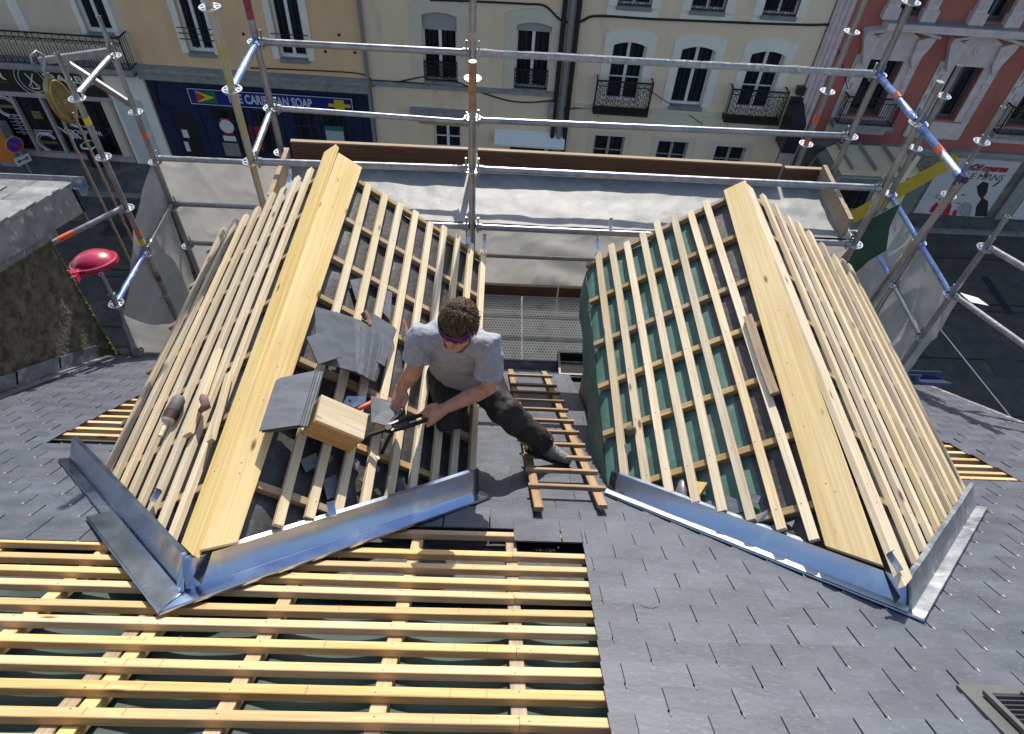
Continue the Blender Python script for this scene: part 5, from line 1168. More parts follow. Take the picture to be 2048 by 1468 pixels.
# head frame: looking down and to his right (towards the slate)
hz = V((.08,.02,1.0)).normalized(); look = V((-.30,-.78,-.80)); look = (look-hz*look.dot(hz)*.70).normalized(); hz = (hz-look*hz.dot(look)).normalized(); hx = hz.cross(look).normalized()*-1
HMx = frame(headC, hx, -look, hz)                      # local: x to the side, -y the face, z the crown
def head_parts(b):
    prof = []
    n = 20
    rings = [(-.112,.022,.026,-.052),(-.100,.042,.046,-.042),(-.080,.052,.062,-.028),(-.055,.060,.078,-.016),(-.03,.066,.088,-.006),(0,.073,.094,0),(.03,.075,.097,.004),(.06,.070,.092,.006),(.085,.055,.074,.006),(.102,.032,.044,.005),(.108,.010,.014,.004)]
    b.loft([((0,dy,z),(1,0,0),(0,1,0),rx,ry) for z, rx, ry, dy in rings], 20)
    b.loft([((0,-.090,.012),(1,0,0),(0,0,1),.008,.006),((0,-.098,-.012),(1,0,0),(0,.4,1),.011,.012),((0,-.112,-.034),(1,0,0),(0,.6,1),.016,.012),((0,-.098,-.044),(1,0,0),(0,1,.2),.012,.008)], 10)   # nose
    b.tube([(-.034,-.082,.024),(0,-.094,.026),(.034,-.082,.024)], [.010,.010,.010], 8)                       # brow
    b.tube([(-.020,-.088,-.066),(0,-.096,-.064),(.020,-.088,-.066)], [.005,.008,.005], 8)                     # upper lip
    b.tube([(-.017,-.085,-.077),(0,-.092,-.077),(.017,-.085,-.077)], [.004,.007,.004], 8)                     # lower lip
    b.tube([(-.012,-.076,-.104),(.012,-.076,-.104)], .014, 8)                                               # chin
    for s in (-1, 1):
        b.tube([(s*.045,-.066,-.02),(s*.052,-.05,-.03)], [.018,.016], 8)
        b.loft([((s*.070,.012,.005),(0,1,0),(0,0,1),.010,.016),((s*.080,.016,.006),(0,1,.1),(0,0,1),.018,.030),((s*.086,.020,.008),(0,1,.1),(0,0,1),.014,.026)], 12)
def limb(b, pts, rs, n=14): b.tube(pts, rs, n)
def hand(b, wrist, palmdir, side, nrm, fingers, thumb, sc=1.0):
    """palm as a flattened loft; fingers: list of (offset, [bend points]) given in (along, side, normal) steps"""
    palmdir, nrm = palmdir.normalized(), nrm.normalized(); nrm = (nrm-palmdir*nrm.dot(palmdir)).normalized(); side = (side-palmdir*side.dot(palmdir)-nrm*side.dot(nrm)).normalized()
    P = lambda a, s, n_: wrist+palmdir*a*sc+side*s*sc+nrm*n_*sc
    b.loft([(P(-.02,0,0), side, nrm, .027*sc, .020*sc), (P(.02,0,0), side, nrm, .034*sc, .018*sc), (P(.06,.002,.0), side, nrm, .041*sc, .016*sc), (P(.088,.0,.0), side, nrm, .040*sc, .012*sc)], 14)
    for pts, r in fingers: b.tube([P(*q) for q in pts], [r*sc, r*sc*.98, r*sc*.92, r*sc*.72][:len(pts)], 8)
    b.tube([P(*q) for q in thumb], [.013*sc,.012*sc,.011*sc,.008*sc][:len(thumb)], 8)
elR, wrR = V((-.372,2.145,-2.44)), V((-.447,2.132,-2.575)); elL, wrL = V((-.012,2.085,-2.48)), V((-.230,2.030,-2.595))
hdR = V((-.456,2.062,-2.612)); hdL = V((-.315,1.985,-2.625))
b = MB()
hb = MB(HMx); head_parts(hb); b.add(hb.v, hb.f)
limb(b, [neckB-axis*.05, neckB+axis*.03, headC-hz*.055+look*-.012], [.068,.056,.054])
b.loft([(hipC+axis*h*(neckB-hipC).length, lat, fwd, rx, ry) for h, rx, ry in ((-.05,.12,.09),(.1,.15,.10),(.4,.135,.09),(.75,.155,.095),(.92,.13,.075),(1.0,.06,.05))], 18)
for s_, e_, w_ in ((shR, elR, wrR), (shL, elL, wrL)):
    limb(b, [s_, s_.lerp(e_, .35), s_.lerp(e_, .75), e_, e_.lerp(w_, .25), e_.lerp(w_, .65), w_], [.044,.046,.044,.041,.043,.034,.0265])
# right hand: fingers under the slate, thumb on top
hand(b, wrR, hdR-wrR, V((1,.1,-.3)), V((.1,.75,-.5)), [([(.085,-.030,0),(.112,-.034,.006),(.135,-.036,.012)],.0085), ([(.088,-.010,0),(.120,-.012,.008),(.148,-.014,.012)],.009), ([(.088,.010,0),(.118,.011,.008),(.145,.012,.012)],.0088), ([(.084,.030,0),(.106,.034,.006),(.126,.036,.010)],.008)],
     [(.012,.024,-.012),(.042,.044,-.028),(.072,.040,-.034),(.096,.032,-.036)])
# left hand: fist round the tool handles
pd = hdL-wrL; hand(b, wrL, pd, V((0,-.45,.9)), V((-.3,.6,-.75)),
     [([(.086,k,.0),(.108,k*1.05,.016),(.104,k*1.1,.042),(.078,k*1.1,.048)], .0095) for k in (-.031,-.010,.011,.031)], [(.010,.030,.004),(.045,.045,.018),(.078,.038,.028),(.098,.022,.032)])
body = fuse(b, 'body', SKIN, man, .0042, 4)
# t-shirt
b = MB(); Lt = (neckB-hipC).length
b.loft([(hipC+axis*h*Lt+fwd*f, lat, fwd, rx, ry) for h, rx, ry, f in ((.02,.168,.125,.01),(.12,.168,.128,.012),(.3,.160,.122,.010),(.5,.166,.122,.008),(.68,.178,.120,.006),(.82,.176,.106,.0),(.90,.160,.088,-.004),(.945,.130,.074,-.006),(.985,.085,.066,-.008),(1.01,.066,.060,-.008))], 26)
for s_, e_ in ((shR, elR), (shL, elL)):
    inn = s_.lerp((shR+shL)/2, .30); d = (e_-s_)
    b.tube([neckB.lerp(s_, .25)-axis*.045, inn-axis*.015, s_-axis*.010, s_+d*.20, s_+d*.45, s_+d*.70], [.054,.064,.070,.069,.066,.069], 18)
    b.tube([s_+d*.66, s_+d*.72], [.0695,.0705], 18)
shirt = fuse(b, 't_shirt', SHIRT, man, .0065, 5)
tx = bpy.data.textures.new('folds', 'CLOUDS'); tx.noise_scale = .085; tx.noise_depth = 2
def folds(o, st): md = o.modifiers.new('folds', 'DISPLACE'); md.texture = tx; md.strength = st; md.mid_level = .5; md.texture_coords = 'LOCAL'
folds(shirt, .022)
b = MB(); q = hipC+axis*Lt*.62+fwd*.128+lat*.075; b.slab([q, q+lat*.045+axis*.006, q+lat*.047-axis*.004, q+lat*.004-axis*.008], fwd, .002); b.slab([q-lat*.004, q+lat*.012+axis*.014, q+lat*.016+axis*.010], fwd, .002); b.build('chest_print', mat('red_print', (.40,.06,.05), rough=.8), shirt)
# trousers
hipR, hipL = V((-.255,2.46,-2.80)), V((-.075,2.45,-2.82)); knR, anR = V((-.215,2.135,-2.872)), V((-.175,2.50,-2.925)); knL, anL = V((.075,2.185,-2.79)), V((.296,2.215,-3.095))
b = MB(); b.loft([(hipC+axis*h*Lt, lat, fwd, rx, ry) for h, rx, ry in ((-.20,.13,.10),(-.10,.168,.130),(.02,.172,.130),(.13,.158,.118))], 22)
limb(b, [hipR, hipR.lerp(knR,.3)+V((0,0,.02)), hipR.lerp(knR,.7)+V((0,0,.02)), knR, knR.lerp(anR,.15)-V((0,0,.03)), knR.lerp(anR,.5)-V((0,0,.005)), anR], [.105,.095,.080,.070,.066,.062,.050], 18)
limb(b, [hipL, hipL.lerp(knL,.3)+V((0,0,.015)), hipL.lerp(knL,.7)+V((.0,0,.012)), knL, knL.lerp(anL,.2), knL.lerp(anL,.6), anL, anL+(anL-knL)*.06], [.110,.104,.092,.084,.080,.072,.068,.074], 18)
tro = fuse(b, 'trousers', TROU, man, .0075, 5); folds(tro, .034)
for a_, c_, r_ in ((knL, anL, .073),):
    d = (c_-a_).normalized(); u = d.cross(V((0,0,1))).normalized(); w = u.cross(d); q = a_+d*-.01
    b = MB(); b.tube([q+u*.088*math.cos(t)+w*.088*math.sin(t)+d*.01 for t in [i*.2-2.6 for i in range(8)]], .004, 6, flat=2.0); b.build('reflective_stripe', WHITE, tro)
q = hipC+lat*.165+axis*.04; b = MB(); b.slab([q+axis*.05+fwd*.03, q+axis*.05-fwd*.05, q-axis*.05-fwd*.05, q-axis*.05+fwd*.03], lat, .01); b.build('side_pocket', mat('pale_pocket_fabric', (.35,.30,.28), (.5,.45,.42), scale=40, rough=.9), tro)
# boots
def boot(an, toe, up):
    d = (toe-an); d_ = d.normalized(); s_ = d_.cross(up).normalized(); u = s_.cross(d_)
    b = MB(); b.loft([(an-d_*.065+u*-.035, s_, u, .022,.03), (an-d_*.045+u*-.035, s_, u, .036,.046), (an+u*-.02, s_, u, .043,.058), (an+d_*.07+u*-.036, s_, u, .047,.044), (an+d_*.13+u*-.046, s_, u, .050,.034), (an+d_*.18+u*-.05, s_, u, .043,.026), (an+d_*.205+u*-.053, s_, u, .022,.018)], 16)
    b.tube([an+u*.05, an-u*.02], [.054,.050], 14); 
    o = fuse(b, 'boot', BOOT, man, .005, 4)
    b = MB(); pts = [(-.070,.026),(-.075,-.026),(.03,-.040),(.13,-.050),(.20,-.030),(.212,0),(.20,.030),(.13,.046),(.03,.040)]
    b.slab([an+d_*x+s_*y-u*.074 for x, y in pts], u, .016); b.build('sole', SOLE, o)
    b = MB()
    for k in range(4): b.tube([an+d_*(.05+k*.02)-s_*.03+u*(.016-.012*k), an+d_*(.055+k*.02)+s_*.03+u*(.014-.012*k)], .003, 6)
    b.build('laces', BLACK, o)
boot(V((.302,2.225,-3.105)), V((.452,2.205,-3.160)), V((-.2,.45,.87)))
boot(V((-.17,2.53,-2.915)), V((-.16,2.70,-3.0)), V((.4,.3,.8)))
# hair: cap with many curls
b = MB(HMx)
rnd = random.Random(3)
def hp(th, ph, k=1.0):
    x, y, z = math.sin(th)*math.cos(ph), math.sin(th)*math.sin(ph), math.cos(th)
    return V((x*.074*k, y*.097*k+.004, z*.103*k+.006))
n = 0
while n < 4600:
    th = math.acos(rnd.uniform(-.35, 1)); ph = rnd.uniform(0, 2*math.pi); front = -math.sin(ph)
    lim = 1.30 if front > .5 else (1.5 if front > 0 else 1.9)
    if th > lim: continue
    n += 1; p = hp(th, ph, 1.0); nn = p.normalized()
    sw = V((.35*math.sin(ph*2), -1.0, -.2))+V((rnd.uniform(-1,1), rnd.uniform(-1,1), rnd.uniform(-1,1)))*.9   # combed forward, tousled
    if front < -.2: sw = V((rnd.uniform(-.6,.6), .4, -1))
    t = (sw-nn*sw.dot(nn)).normalized(); q = nn.cross(t)
    L = rnd.uniform(.016,.034)*(1.15 if th < 1.0 else .8); cu = rnd.uniform(-.012,.012); up = rnd.uniform(.25,.6)
    pts = [p*.985, p*.99+nn*L*up*.6+t*L*.25, p*.99+nn*L*up*.85+t*L*.6+q*cu, p*.99+nn*L*up*.55+t*L*.95+q*cu*.4]
    b.tube(pts, [.0019,.0021,.0017,.0005], 4)
vs = []; cap = []
for i in range(11):
    for j in range(24):
        ph = j*2*math.pi/24; front = -math.sin(ph); lim = 1.22 if front > .5 else (1.45 if front > 0 else 1.85)
        cap.append(hp(lim*i/10, ph, 1.005))
b.add(cap, [(i*24+j, i*24+(j+1)%24, (i+1)*24+(j+1)%24, (i+1)*24+j) for i in range(10) for j in range(24)])
b.build('hair', HAIR, man, smooth='all', normals=False)
# wrap-round sunglasses pushed low on the face
b = MB(HMx)
arc = [(.083*math.sin(a), -.100*math.cos(a)*1.0+.002, .030) for a in [math.pi*(-.40+.80*i/16) for i in range(17)]]
vs = []
for (x, y, z) in arc: vs += [V((x, y, z+.026)), V((x*1.03, y*1.05-.002, z+.000)), V((x*.99, y*.99, z-.030))]
b.add(vs, [(i*3+k, i*3+k+1, (i+1)*3+k+1, (i+1)*3+k) for i in range(1, 15) for k in range(2) if not (k == 1 and i in (7, 8))])
gl_ = b.build('sunglasses', LENS, man, smooth='all', normals=False); md = gl_.modifiers.new('th', 'SOLIDIFY'); md.thickness = .002
b = MB(HMx); b.tube([(x, y-.001, z+.027) for x, y, z in arc], .0035, 6)
for s in (-1, 1): b.tube([(s*.080,-.032,.052), (s*.083,.01,.046), (s*.080,.055,.030)], .0032, 6)
b.build('glasses_frame', BLACK, gl_, smooth=True)
b = MB(HMx)
for s in (-1, 1):      # beard shadow along the jaw
    b.tube([(s*.062,-.02,-.035),(s*.056,-.045,-.062),(s*.035,-.072,-.092),(s*.0,-.082,-.100)], [.006,.009,.010,.010], 6, flat=.5)
b.build('stubble', HAIR, man, smooth=True)
# ---------------------------------------------------------------- loose things on the roof
def L1(px, py, h=0):  # point over the right slope of the left dormer
    t, y = dc(px, py, 'L', 1, h); return dp('L', 1, t, y, h)
nL = dfr('L',1)[2]; eL = dfr('L',1)[1]
def slate_at(c, ex, ez, w=.215, l=.315, t=.0062, name='roof_slate'):
    ex = ex.normalized(); ez = (ez-ex*ez.dot(ex)).normalized(); ey = ez.cross(ex); b = MB()
    cut = .0; r = lambda: random.uniform(-.002,.002)
    b.prism([(-w/2+r(),-l/2+r()),(w/2+r(),-l/2+r()),(w/2+r(),l/2-.012),(w/2-.02,l/2),(-w/2+r(),l/2+r())], -t/2, t/2, 1); b.m[-7:-5] = [0, 0]
    return b.build(name, [SLATE_B, EDGE], M=frame(c, ex, ey, ez))
# the wooden block with two slates leaning on it
E0, F0 = L1(604,868,0.004), L1(699,905,0.004); Dd = L1(604,868,.0); ax_ = (F0-E0).normalized(); hgt = .135
yv = nL.cross(ax_).normalized(); yv = yv if yv.y > 0 else -yv
A0 = E0+yv*.13; Ln = (F0-E0).length
b = MB(); BFM = frame(E0, ax_, yv, nL); blk = thing('wooden_block', 'pale open wooden box standing on the battens before the fanned slates', 'box', E0)
b.box((0,0,hgt-.018),(Ln,.14,hgt)); b.build('top_board', PINE_D, blk, M=BFM)
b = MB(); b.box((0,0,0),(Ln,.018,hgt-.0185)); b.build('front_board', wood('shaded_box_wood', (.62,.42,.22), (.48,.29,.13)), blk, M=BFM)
b = MB(); b.box((0,.122,0),(Ln,.14,hgt-.0185)); b.build('back_board', PINE_D, blk, M=BFM)
b = MB(); b.box((0.002,.0185,0),(.02,.1215,hgt-.0185)); b.build('end_board', GREYW, blk, M=BFM)
lean = [L1(554,756,.075), L1(518,862,.075), L1(600,849,.165), L1(632,740,.165)]
ez = (lean[2]-lean[0]).cross(lean[3]-lean[1]).normalized(); ez = ez if ez.z > 0 else -ez; lx = (lean[3]-lean[0]).normalized()
for k in range(4):
    b = MB(); j = [V((random.uniform(-.003,.003), random.uniform(-.003,.003), 0)) for _ in lean]; dd = lx*(.009*k)-ez*.0068*k
    c1_ = lean[0]+(lean[3]-lean[0])*.10; c2_ = lean[0]+(lean[1]-lean[0])*.06
    b.slab([p_+dd+q_ for p_, q_ in zip([c1_, c2_]+lean[1:], j+[j[0]])], ez, .0060, 1); b.m[1] = 0; o = b.build('roof_slate', [SLATE_B, EDGE])
    tag(o, 'top slate of the small pile leaning from the ridge board onto the wooden box' if k == 0 else 'grey slate lying under the top one of the pile leaning on the wooden box', 'slate', 'slates leaning on the wooden box')
# the fanned pile
for k in range(14):
    f = k/13; h = .020+.0082*k
    lo = L1(716-44*f, 745-10*f, h); hi = L1(752-82*f, 660-18*f, h+.02); d = (hi-lo).normalized(); exx = nL.cross(d)*-1
    o = slate_at(lo+d*.157, exx, (nL-d*.05), .205, .315); tag(o, 'grey slate fanned out like cards in the pile left of the roofer', 'slate', 'slates fanned out in one pile')
q0 = [L1(613,674,.16), L1(637,728,.16), L1(684,713,.165), L1(659,659,.165)]; b = MB(); b.slab(q0, nL, .007, 1); b.m[1] = 0; o = b.build('roof_slate', [SLATE_B, EDGE]); tag(o, 'smallest topmost slate lying askew at the left end of the fanned pile', 'slate')
for k in range(5):
    c_ = L1(752,677,.02+.007*k)+eL*(.004*k); o = slate_at(c_, (eL+V((0,-.12,0))), nL, .15, .30); tag(o, 'slate in the short straight stack between the fanned pile and the roofer', 'slate', 'slates in the short straight stack')
# the slate in his hand
H4 = [V(at(742,791,2,-2.575)), V(at(742,843,2,-2.580)), V(at(813,861,2,-2.635)), V(at(812,826,2,-2.645)), V(at(781,802,2,-2.625))]
nn_ = (H4[1]-H4[0]).cross(H4[2]-H4[0]).normalized(); nn_ = nn_ if nn_.z > 0 else -nn_
b = MB(); b.slab(H4, nn_, .005); tag(b.build('roof_slate', SLATE_B), 'single slate with one corner cut held in the right hand of the roofer', 'slate')
# slate cutter
cut = thing('slate_cutter', 'black scissor shaped slate cutter gripped in the left hand of the roofer', 'cutting tool', at(778,856,2,-2.598))
DK = mat('black_tool_steel', (.03,.028,.027), (.06,.057,.055), scale=30, rough=.4, metal=.7)
def strip(pix, w, t, name, m, parent):
    P = [at(x, y, 2, z) for x, y, z in pix]; b = MB()
    for i in range(len(P)-1): rect_bar(b, P[i], P[i+1]+(P[i+1]-P[i]).normalized()*.004, w, t)
    return b.build(name, m, parent)
strip([(735,871,-2.598),(772,859,-2.592)], .006, .010, 'lower_blade', DK, cut); strip([(772,860,-2.590),(786,840,-2.588),(808,822,-2.582)], .007, .008, 'upper_blade', DK, cut)
strip([(774,852,-2.585),(810,838,-2.60),(848,829,-2.618)], .006, .009, 'handle', DK, cut); strip([(781,862,-2.588),(815,853,-2.603),(858,838,-2.622)], .006, .009, 'handle', DK, cut)
strip([(785,864,-2.598),(774,884,-2.66),(764,906,-2.71)], .006, .007, 'guide_arm', DK, cut)
b = MB(); c_ = at(777,857,2,-2.588); b.tube([c_-V((0,0,.014)), c_+V((0,0,.014))], .017, 14); b.build('pivot', DK, cut, smooth=True)
strip([(819,846,-2.600),(832,842,-2.602)], .004, .004, 'spring', BRIGHT, cut)
# slater's hammer lying beside the box
hm = thing('slate_hammer', 'steel slate hammer with a red handle lying on the battens behind the wooden box', 'hammer', L1(715,805,.02))
BL = mat('blued_steel', (.16,.21,.32), (.26,.32,.42), scale=9, rough=.3, metal=.8)
b = MB(); b.slab([L1(692,797,.045), L1(683,812,.045), L1(710,814,.045), L1(731,806,.045), L1(733,793,.045), L1(694,792,.045)], nL, .010); b.build('hammer_head', BL, hm)
b = MB(); c_ = L1(700,801,.047); b.tube([c_, c_-nL*.004], .007, 12); b.build('nail_slot', BLACK, hm)
b = MB(); b.tube([L1(714,818,.03), L1(738,809,.035), L1(756,798,.035)], [.012,.015,.016], 12); b.build('handle', mat('red_handle', (.42,.06,.04), (.5,.1,.06), scale=10, rough=.5), hm, smooth=True)
b = MB(); b.tube([L1(705,826,.012), L1(742,834,.012)], .016, 10); tag(b.build('hand_tool', GREYW, smooth=True), 'short worn wooden tool handle lying between the box and the held slate', 'tool')
for (pts, lab) in (([(732,640),(724,628),(730,622),(737,634),(740,650)], 'dusty pink strap end poking through the battens above the fanned slates'), ([(806,640),(812,655),(815,672),(818,660)], 'faded red strap hanging between battens behind the roofer')):
    b = MB(); b.tube([L1(x, y, .01+.012*i) for i, (x, y) in enumerate(pts)], .010, 8, flat=.4); tag(b.build('strap', mat('dusty_red_strap', (.16,.045,.04), (.22,.12,.11), scale=20, rough=.9) if 'dusty_red_strap' not in MATS else MATS['dusty_red_strap'], smooth=True), lab, 'strap')
# things lying on the left slope of the left dormer
def LL(px, py, h=0):
    t, y = dc(px, py, 'L', -1, h); return dp('L', -1, t, y, h)
p, q = LL(357,800,.03), LL(336,842,.03); d = (q-p); hd = thing('sanding_tool', 'grey cylindrical tool with a dark band stuck between battens left of the ridge', 'tool', p)
b = MB(); b.tube([p-d*.15, p, p+d*.55, p+d*.62], [.022,.032,.035,.03], 16); b.build('grey_barrel', mat('worn_grey_plastic', (.085,.08,.078), (.14,.13,.125), scale=20, rough=.7), hd, smooth=True)
b = MB(); b.tube([p+d*.62, p+d*.95], [.036,.034], 16); b.build('dark_band', mat('maroon_rubber', (.05,.02,.022), rough=.6), hd, smooth=True)
b = MB(); b.tube([p+d*.95, p+d*1.04], [.033,.028], 16); b.tube([p+d*1.0, p+d*1.7], .012, 10); b.build('pale_rod', PINE_D, hd, smooth=True)
b = MB(); P = LL(413,806,.03); b.tube([P+V((-.03,.04,.0)), P+V((-.01,.01,.02)), P+V((.01,-.03,.012)), P+V((-.015,-.05,.0))], [.012,.020,.022,.012], 10); tag(b.build('work_glove', mat('pink_grey_glove', (.14,.06,.06), (.24,.17,.16), scale=22, rough=.95), smooth='all'), 'crumpled pinkish work glove caught between the battens beside the yellow ridge board', 'glove')
o = plank('board', LL(432,700,.03), LL(372,868,.03), .055, .02, dfr('L',-1)[2], PINE_D, None); tag(o, 'loose pale board with a rounded end laid over the left battens', 'board')
o = plank('board', LL(455,745,.028), LL(418,880,.028), .035, .02, dfr('L',-1)[2], PINE_D, None); tag(o, 'narrow loose lath beside the yellow ridge board of the left dormer', 'lath')
# things on the right dormer
def RL(px, py, h=0):
    t, y = dc(px, py, 'R', -1, h); return dp('R', -1, t, y, h)
nR = dfr('R',-1)[2]
o = plank('board', RL(1494,630,.03), RL(1548,785,.03), .045, .026, nR, GREYW, None); tag(o, 'short loose grey batten lying across the right dormer near its yellow ridge board', 'batten')
b = MB(); b.slab([RL(1388,962,-.02), RL(1415,965,-.02), RL(1402,985,-.02), RL(1390,1000,-.02)], nR, .02); tag(b.build('wood_offcut', YELLOW), 'yellow triangular wood offcut on the green underlay of the right dormer', 'offcut')
b = MB(); P = RL(1262,862,.005); b.tube([P+V((-.02,-.02,-.01)), P+V((0,0,.012)), P+V((.02,.02,-.01))], [.015,.030,.018], 10); tag(b.build('leather_pad', mat('olive_leather', (.10,.085,.06), (.17,.15,.11), scale=18, rough=.9), smooth='all'), 'dull brown pad hooked on the lowest batten of the right dormer', 'pad')
b = MB(); P = RL(1365,985,-.045); b.tube([P+V((-.01,-.07,0)), P+V((0,0,.004)), P+V((.012,.06,0))], [.02,.036,.02], 12); tag(b.build('water_bottle', mat('grey_blue_bottle', (.10,.10,.13), (.16,.16,.19), scale=8, rough=.35), smooth=True), 'dark grey bottle lying under the battens at the foot of the right dormer', 'bottle')
frag = [((1452,990),(1478,1000),(1490,1022),(1462,1030),(1445,1010)), ((1470,1030),(1492,1025),(1500,1038),(1480,1042)), ((1515,1030),(1538,1018),(1530,1040),(1512,1046)), ((1418,1000),(1436,1010),(1428,1030),(1412,1020)), ((1500,985),(1522,992),(1516,1008),(1498,1002)), ((1572,1046),(1590,1040),(1584,1054)), ((1540,1052),(1556,1047),(1557,1058),(1543,1062)), ((1345,998),(1372,1005),(1360,1018))]
for k, f in enumerate(frag):
    b = MB(); b.slab([RL(x, y, -.040+.004*(k%3)+random.uniform(0,.012)) for x, y in f], nR, .005)
    tag(b.build('slate_fragment', SLATE_B), 'broken slate fragment lying under the battens low on the right dormer', 'slate fragment', 'slate fragments on the right dormer')
fragL = [((700,905),(720,925),(712,940),(698,925)), ((742,928),(760,934),(757,945),(738,938)), ((600,920),(632,905),(640,930),(612,945)), ((645,960),(672,948),(684,985),(655,1000)), ((648,905),(668,912),(660,928)), ((790,960),(808,955),(812,985),(795,990)), ((560,990),(575,985),(580,1010),(563,1015)), ((716,958),(735,950),(740,975)), ((765,575),(785,580),(780,640),(762,620)), ((700,560),(725,555),(735,590),(712,600))]
for k, f in enumerate(fragL):
    b = MB(); b.slab([L1(x, y, -.042+.004*(k%3)+random.uniform(0,.012)) for x, y in f], nL, .005)
    tag(b.build('slate_fragment', SLATE_B), 'broken slate piece lying under the battens of the left dormer', 'slate fragment', 'slate fragments on the left dormer')
for (x, y) in ((835,895),(765,880),(756,915),(715,888),(702,885)):
    b = MB(); P = L1(x, y, .004); a_ = random.uniform(0, 3); b.slab([P+V((.010*math.cos(a_+k*1.6), .012*math.sin(a_+k*1.6), -.007*math.cos(a_+k*1.6))) for k in range(4)], nL, .003); tag(b.build('slate_chip', WHITE), 'tiny pale chip lying on the left dormer battens by the roofer', 'chip', 'pale chips around the roofer')
# roof ladder lying on the slates between the dormers
lad = thing('roof_ladder', 'wooden roof ladder with flat rungs lying on the slates between the dormers', 'ladder', rp(.36, 4.2, 0))
def rl(px, py, h=.05): x, s = rc(px, py, h); return x, s
a0, a1 = rl(1078,1014), rl(1021,738); c0, c1 = rl(1206,1010), rl(1088,742)
plank('rail', rp(*a0, .05), rp(*a1, .05), .045, .022, EZ, LADW, lad, bow=.002); plank('rail', rp(*c0, .05), rp(*c1, .05), .045, .022, EZ, LADW, lad, bow=.002)
for k, y in enumerate((749, 768, 782, 798, 816, 838, 860, 885, 911, 938, 970)):
    s = rc(1110+(y-860)*.4, y, .072)[1]; f = (s-a0[1])/(a1[1]-a0[1]); xa = a0[0]+(a1[0]-a0[0])*f; xb = c0[0]+(c1[0]-c0[0])*f
    plank('rung', rp(xa-.035, s, .072), rp(xb+.045, s-.01, .072), .030, .021, EZ, LADW, lad, bow=.001)
# black crate and bits in the gutter
P0 = at(1118, 752, 1, 4.07); P1 = at(1178, 750, 1, 4.07); z0 = P0.z
b = MB(); x0, x1 = P0.x-.01, P1.x+.15; y0, y1 = 4.03, 4.32
for a_, c_ in (((x0,y0,z0-.02),(x1,y1,z0)), ((x0,y0,z0),(x1,y0+.02,z0+.07)), ((x0,y1-.02,z0),(x1,y1,z0+.07)), ((x0,y0+.02,z0),(x0+.02,y1-.02,z0+.07)), ((x1-.02,y0+.02,z0),(x1,y1-.02,z0+.07))): b.box(a_, c_)
b.box((x0+.16,y0-.012,z0+.025),(x1-.16,y0,z0+.05)); tag(b.build('plastic_crate', BLACK), 'black plastic crate standing in the gutter between the dormers', 'crate')
# ---------------------------------------------------------------- the neighbour on the left
nb = thing('neighbouring_house', 'neighbouring house with a dark mossy gable wall and zinc edged slate roof', 'building', (-5.5, 2, -13.6))
MOSS = mat('mossy_render', (.060,.050,.034), (.175,.150,.105), scale=11, rough=.95, bump=.018, bscale=30, c3=(.20,.17,.12), s3=5, detail=9, contrast=(.4,.62))
xw = -3.505; yc = 4.2
tc_ = at(85,455,0,xw); tb_ = at(0,491,0,xw); sl_ = (tc_.z-tb_.z)/(tc_.y-tb_.y)
def wz(y): return tc_.z+(y-tc_.y)*sl_
b = MB(); pts = [(-2.5,-13.6),(tc_.y,-13.6),(tc_.y,wz(tc_.y)),(-2.5,wz(-2.5))]
b.add([(xw,y,z) for y, z in pts]+[(xw-6,y,z) for y, z in pts], [(0,1,2,3),(7,6,5,4),(0,4,5,1),(1,5,6,2),(2,6,7,3),(3,7,4,0)]); b.build('gable_wall', MOSS, nb)
b = MB(); 
for k in range(46): 
    f = k/45; z = wz(tc_.y)-f*3.2; b.tube([(xw+.004, tc_.y-.004, z), (xw+.006, tc_.y+.006*math.sin(k*3.1), z-.06)], .010+.006*noise.noise(V((k*.7, 2, 2))), 5)
b.build('moss_edge', mat('yellow_lichen', (.16,.13,.03), (.28,.24,.08), scale=30, rough=.95), nb)
xv = xw+.16; v1 = at(145,366,0,xv); v0_ = at(0,443,0,xv); vs_ = (v1.z-v0_.z)/(v1.y-v0_.y)
def vz(y): return v1.z+(y-v1.y)*vs_
SLN = V((0,-vs_,1)).normalized()
b = MB(); ya = -2.0
b.hexa([(xw-6,ya,vz(ya)-.10),(xv-.012,ya,vz(ya)-.10),(xv-.012,v1.y-.05,vz(v1.y)-.10),(xw-6,v1.y-.05,vz(v1.y)-.10),(xw-6,ya,vz(ya)-.02),(xv-.012,ya,vz(ya)-.02),(xv-.012,v1.y-.05,vz(v1.y)-.02),(xw-6,v1.y-.05,vz(v1.y)-.02)]); b.build('roof', BLACKU, nb)
sdir = V((0,1,vs_)).normalized(); RN = frame(V((0,0,vz(0))), (1,0,0), sdir, sdir.cross(V((1,0,0)))*-1)
if RN.col[2][2] < 0: RN = frame(V((0,0,vz(0))), (1,0,0), sdir, V((1,0,0)).cross(sdir))
smax = (v1.y)/sdir.y; b = MB(RN)
for r_ in range(30):
    sk = smax-r_*.16
    for j in range(12):
        x1 = xv-j*.27-(r_%2)*.135+.135*(j == 0 and r_%2); x0 = max(x1-.265, xv-(j+1)*.27-(r_%2)*.135+.005)
        if x1 > xv: x1 = xv
        li = random.uniform(0,.006); b.hexa([(x0,sk-.30,-.022),(x1,sk-.30,-.022),(x1,sk,-.006+li),(x0,sk,-.006+li),(x0,sk-.30,-.014),(x1,sk-.30,-.014),(x1,sk+random.uniform(-.004,.004),.004+li),(x0,sk,.004+li)], 0, random.random())
b.build('roof_slates', SLATE_OLD, nb, attr=True)
b = MB()
def band(x, ya, yb, h0, h1, t): b.hexa([(x,ya,vz(ya)-h0),(x+t,ya,vz(ya)-h0),(x+t,yb,vz(yb)-h0),(x,yb,vz(yb)-h0),(x,ya,vz(ya)-h1),(x+t,ya,vz(ya)-h1),(x+t,yb,vz(yb)-h1),(x,yb,vz(yb)-h1)])
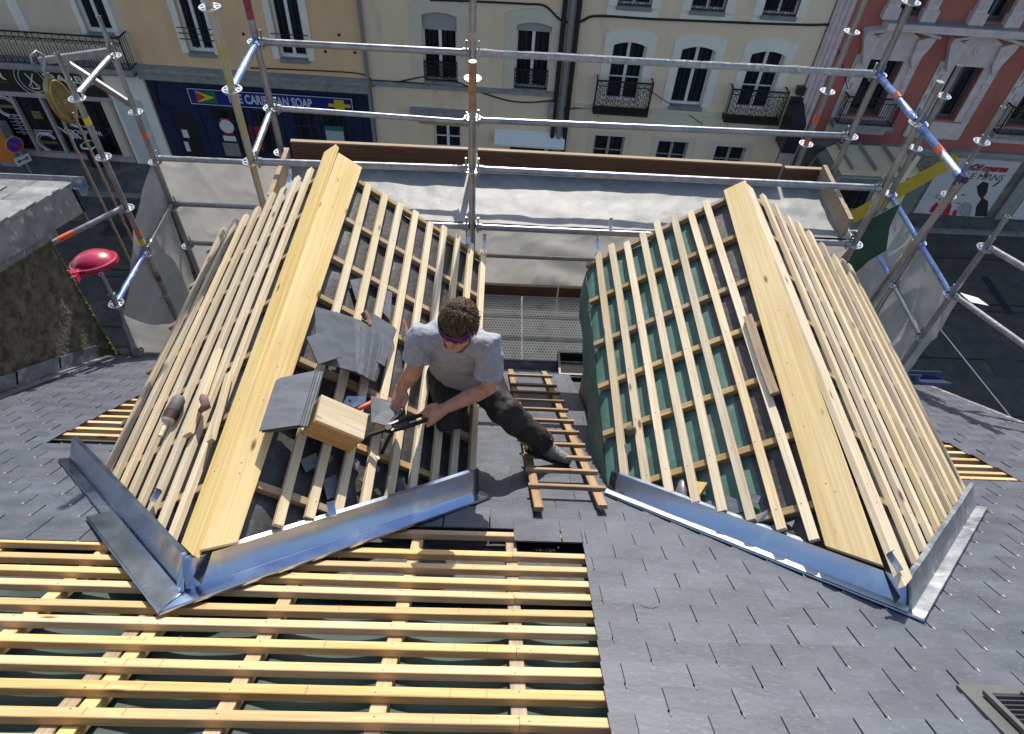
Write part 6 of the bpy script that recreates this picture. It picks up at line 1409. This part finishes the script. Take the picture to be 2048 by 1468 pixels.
band(xv-.008,-2,v1.y-.02,.26,.012,.006); band(xw+.002,-2,v1.y-.25,.40,.25,.02); b.slab([(xw-.4,v1.y-.02,vz(v1.y)-.34),(xv-.002,v1.y-.02,vz(v1.y)-.34),(xv-.002,v1.y-.02,vz(v1.y)-.03),(xw-.4,v1.y-.02,vz(v1.y)-.03)], (0,1,0), .02); b.build('verge_flashing', ZINC_D, nb)
g_ = v1+V((.0,.0,-.05)); b = MB(); prg = [(0,0),(.02,-.07),(.07,-.09),(.12,-.06),(.13,.02),(.14,.02),(.13,-.07),(.07,-.105),(.012,-.08),(-.01,0)]
b.add([(xv+.02,g_.y+a_,g_.z+c_) for a_, c_ in prg]+[(xw-5,g_.y+a_,g_.z+c_) for a_, c_ in prg], [(i,(i+1)%10,(i+1)%10+10,i+10) for i in range(10)]+[tuple(range(10)),tuple(range(10,20))]); b.build('gutter', ZINC_D, nb)
# red street lamp on a bracket from the neighbour's front
RL_ = mat('crimson_lamp_paint', (.36,.012,.05), (.42,.02,.07), scale=5, rough=.28, coat=.6)
lc = at(186,520,1,4.72); lamp = thing('street_lamp', 'crimson domed street lamp reaching out from the front of the neighbouring house', 'lamp', lc)
LMx = frame(lc, V((.97,.2,.05)).normalized(), V((-.18,.93,-.2)).normalized(), V((-.1,.15,.98)).normalized())
b = MB(LMx); b.lathe([(.0,.085),(.06,.080),(.11,.062),(.155,.034),(.178,.006),(.182,0),(.200,-.004),(.203,-.014),(.200,-.05),(.190,-.06),(.17,-.055),(.0,-.05)], 36); b.build('lamp_dome', RL_, lamp, smooth=True)
b = MB(LMx); b.box((-.14,-.245,-.045),(-.06,-.17,.010)); b.box((-.155,-.30,-.06),(-.055,-.235,.0)); b.build('lamp_hinge', RL_, lamp)
b = MB(); h0 = LMx @ V((-.10,-.28,-.04)); b.tube([h0, h0+V((-.03,-.08,-.10)), h0+V((-.10,-.16,-.25)), h0+V((-.22,-.22,-.32))], .035, 12); b.build('lamp_arm', RL_, lamp, smooth=True)
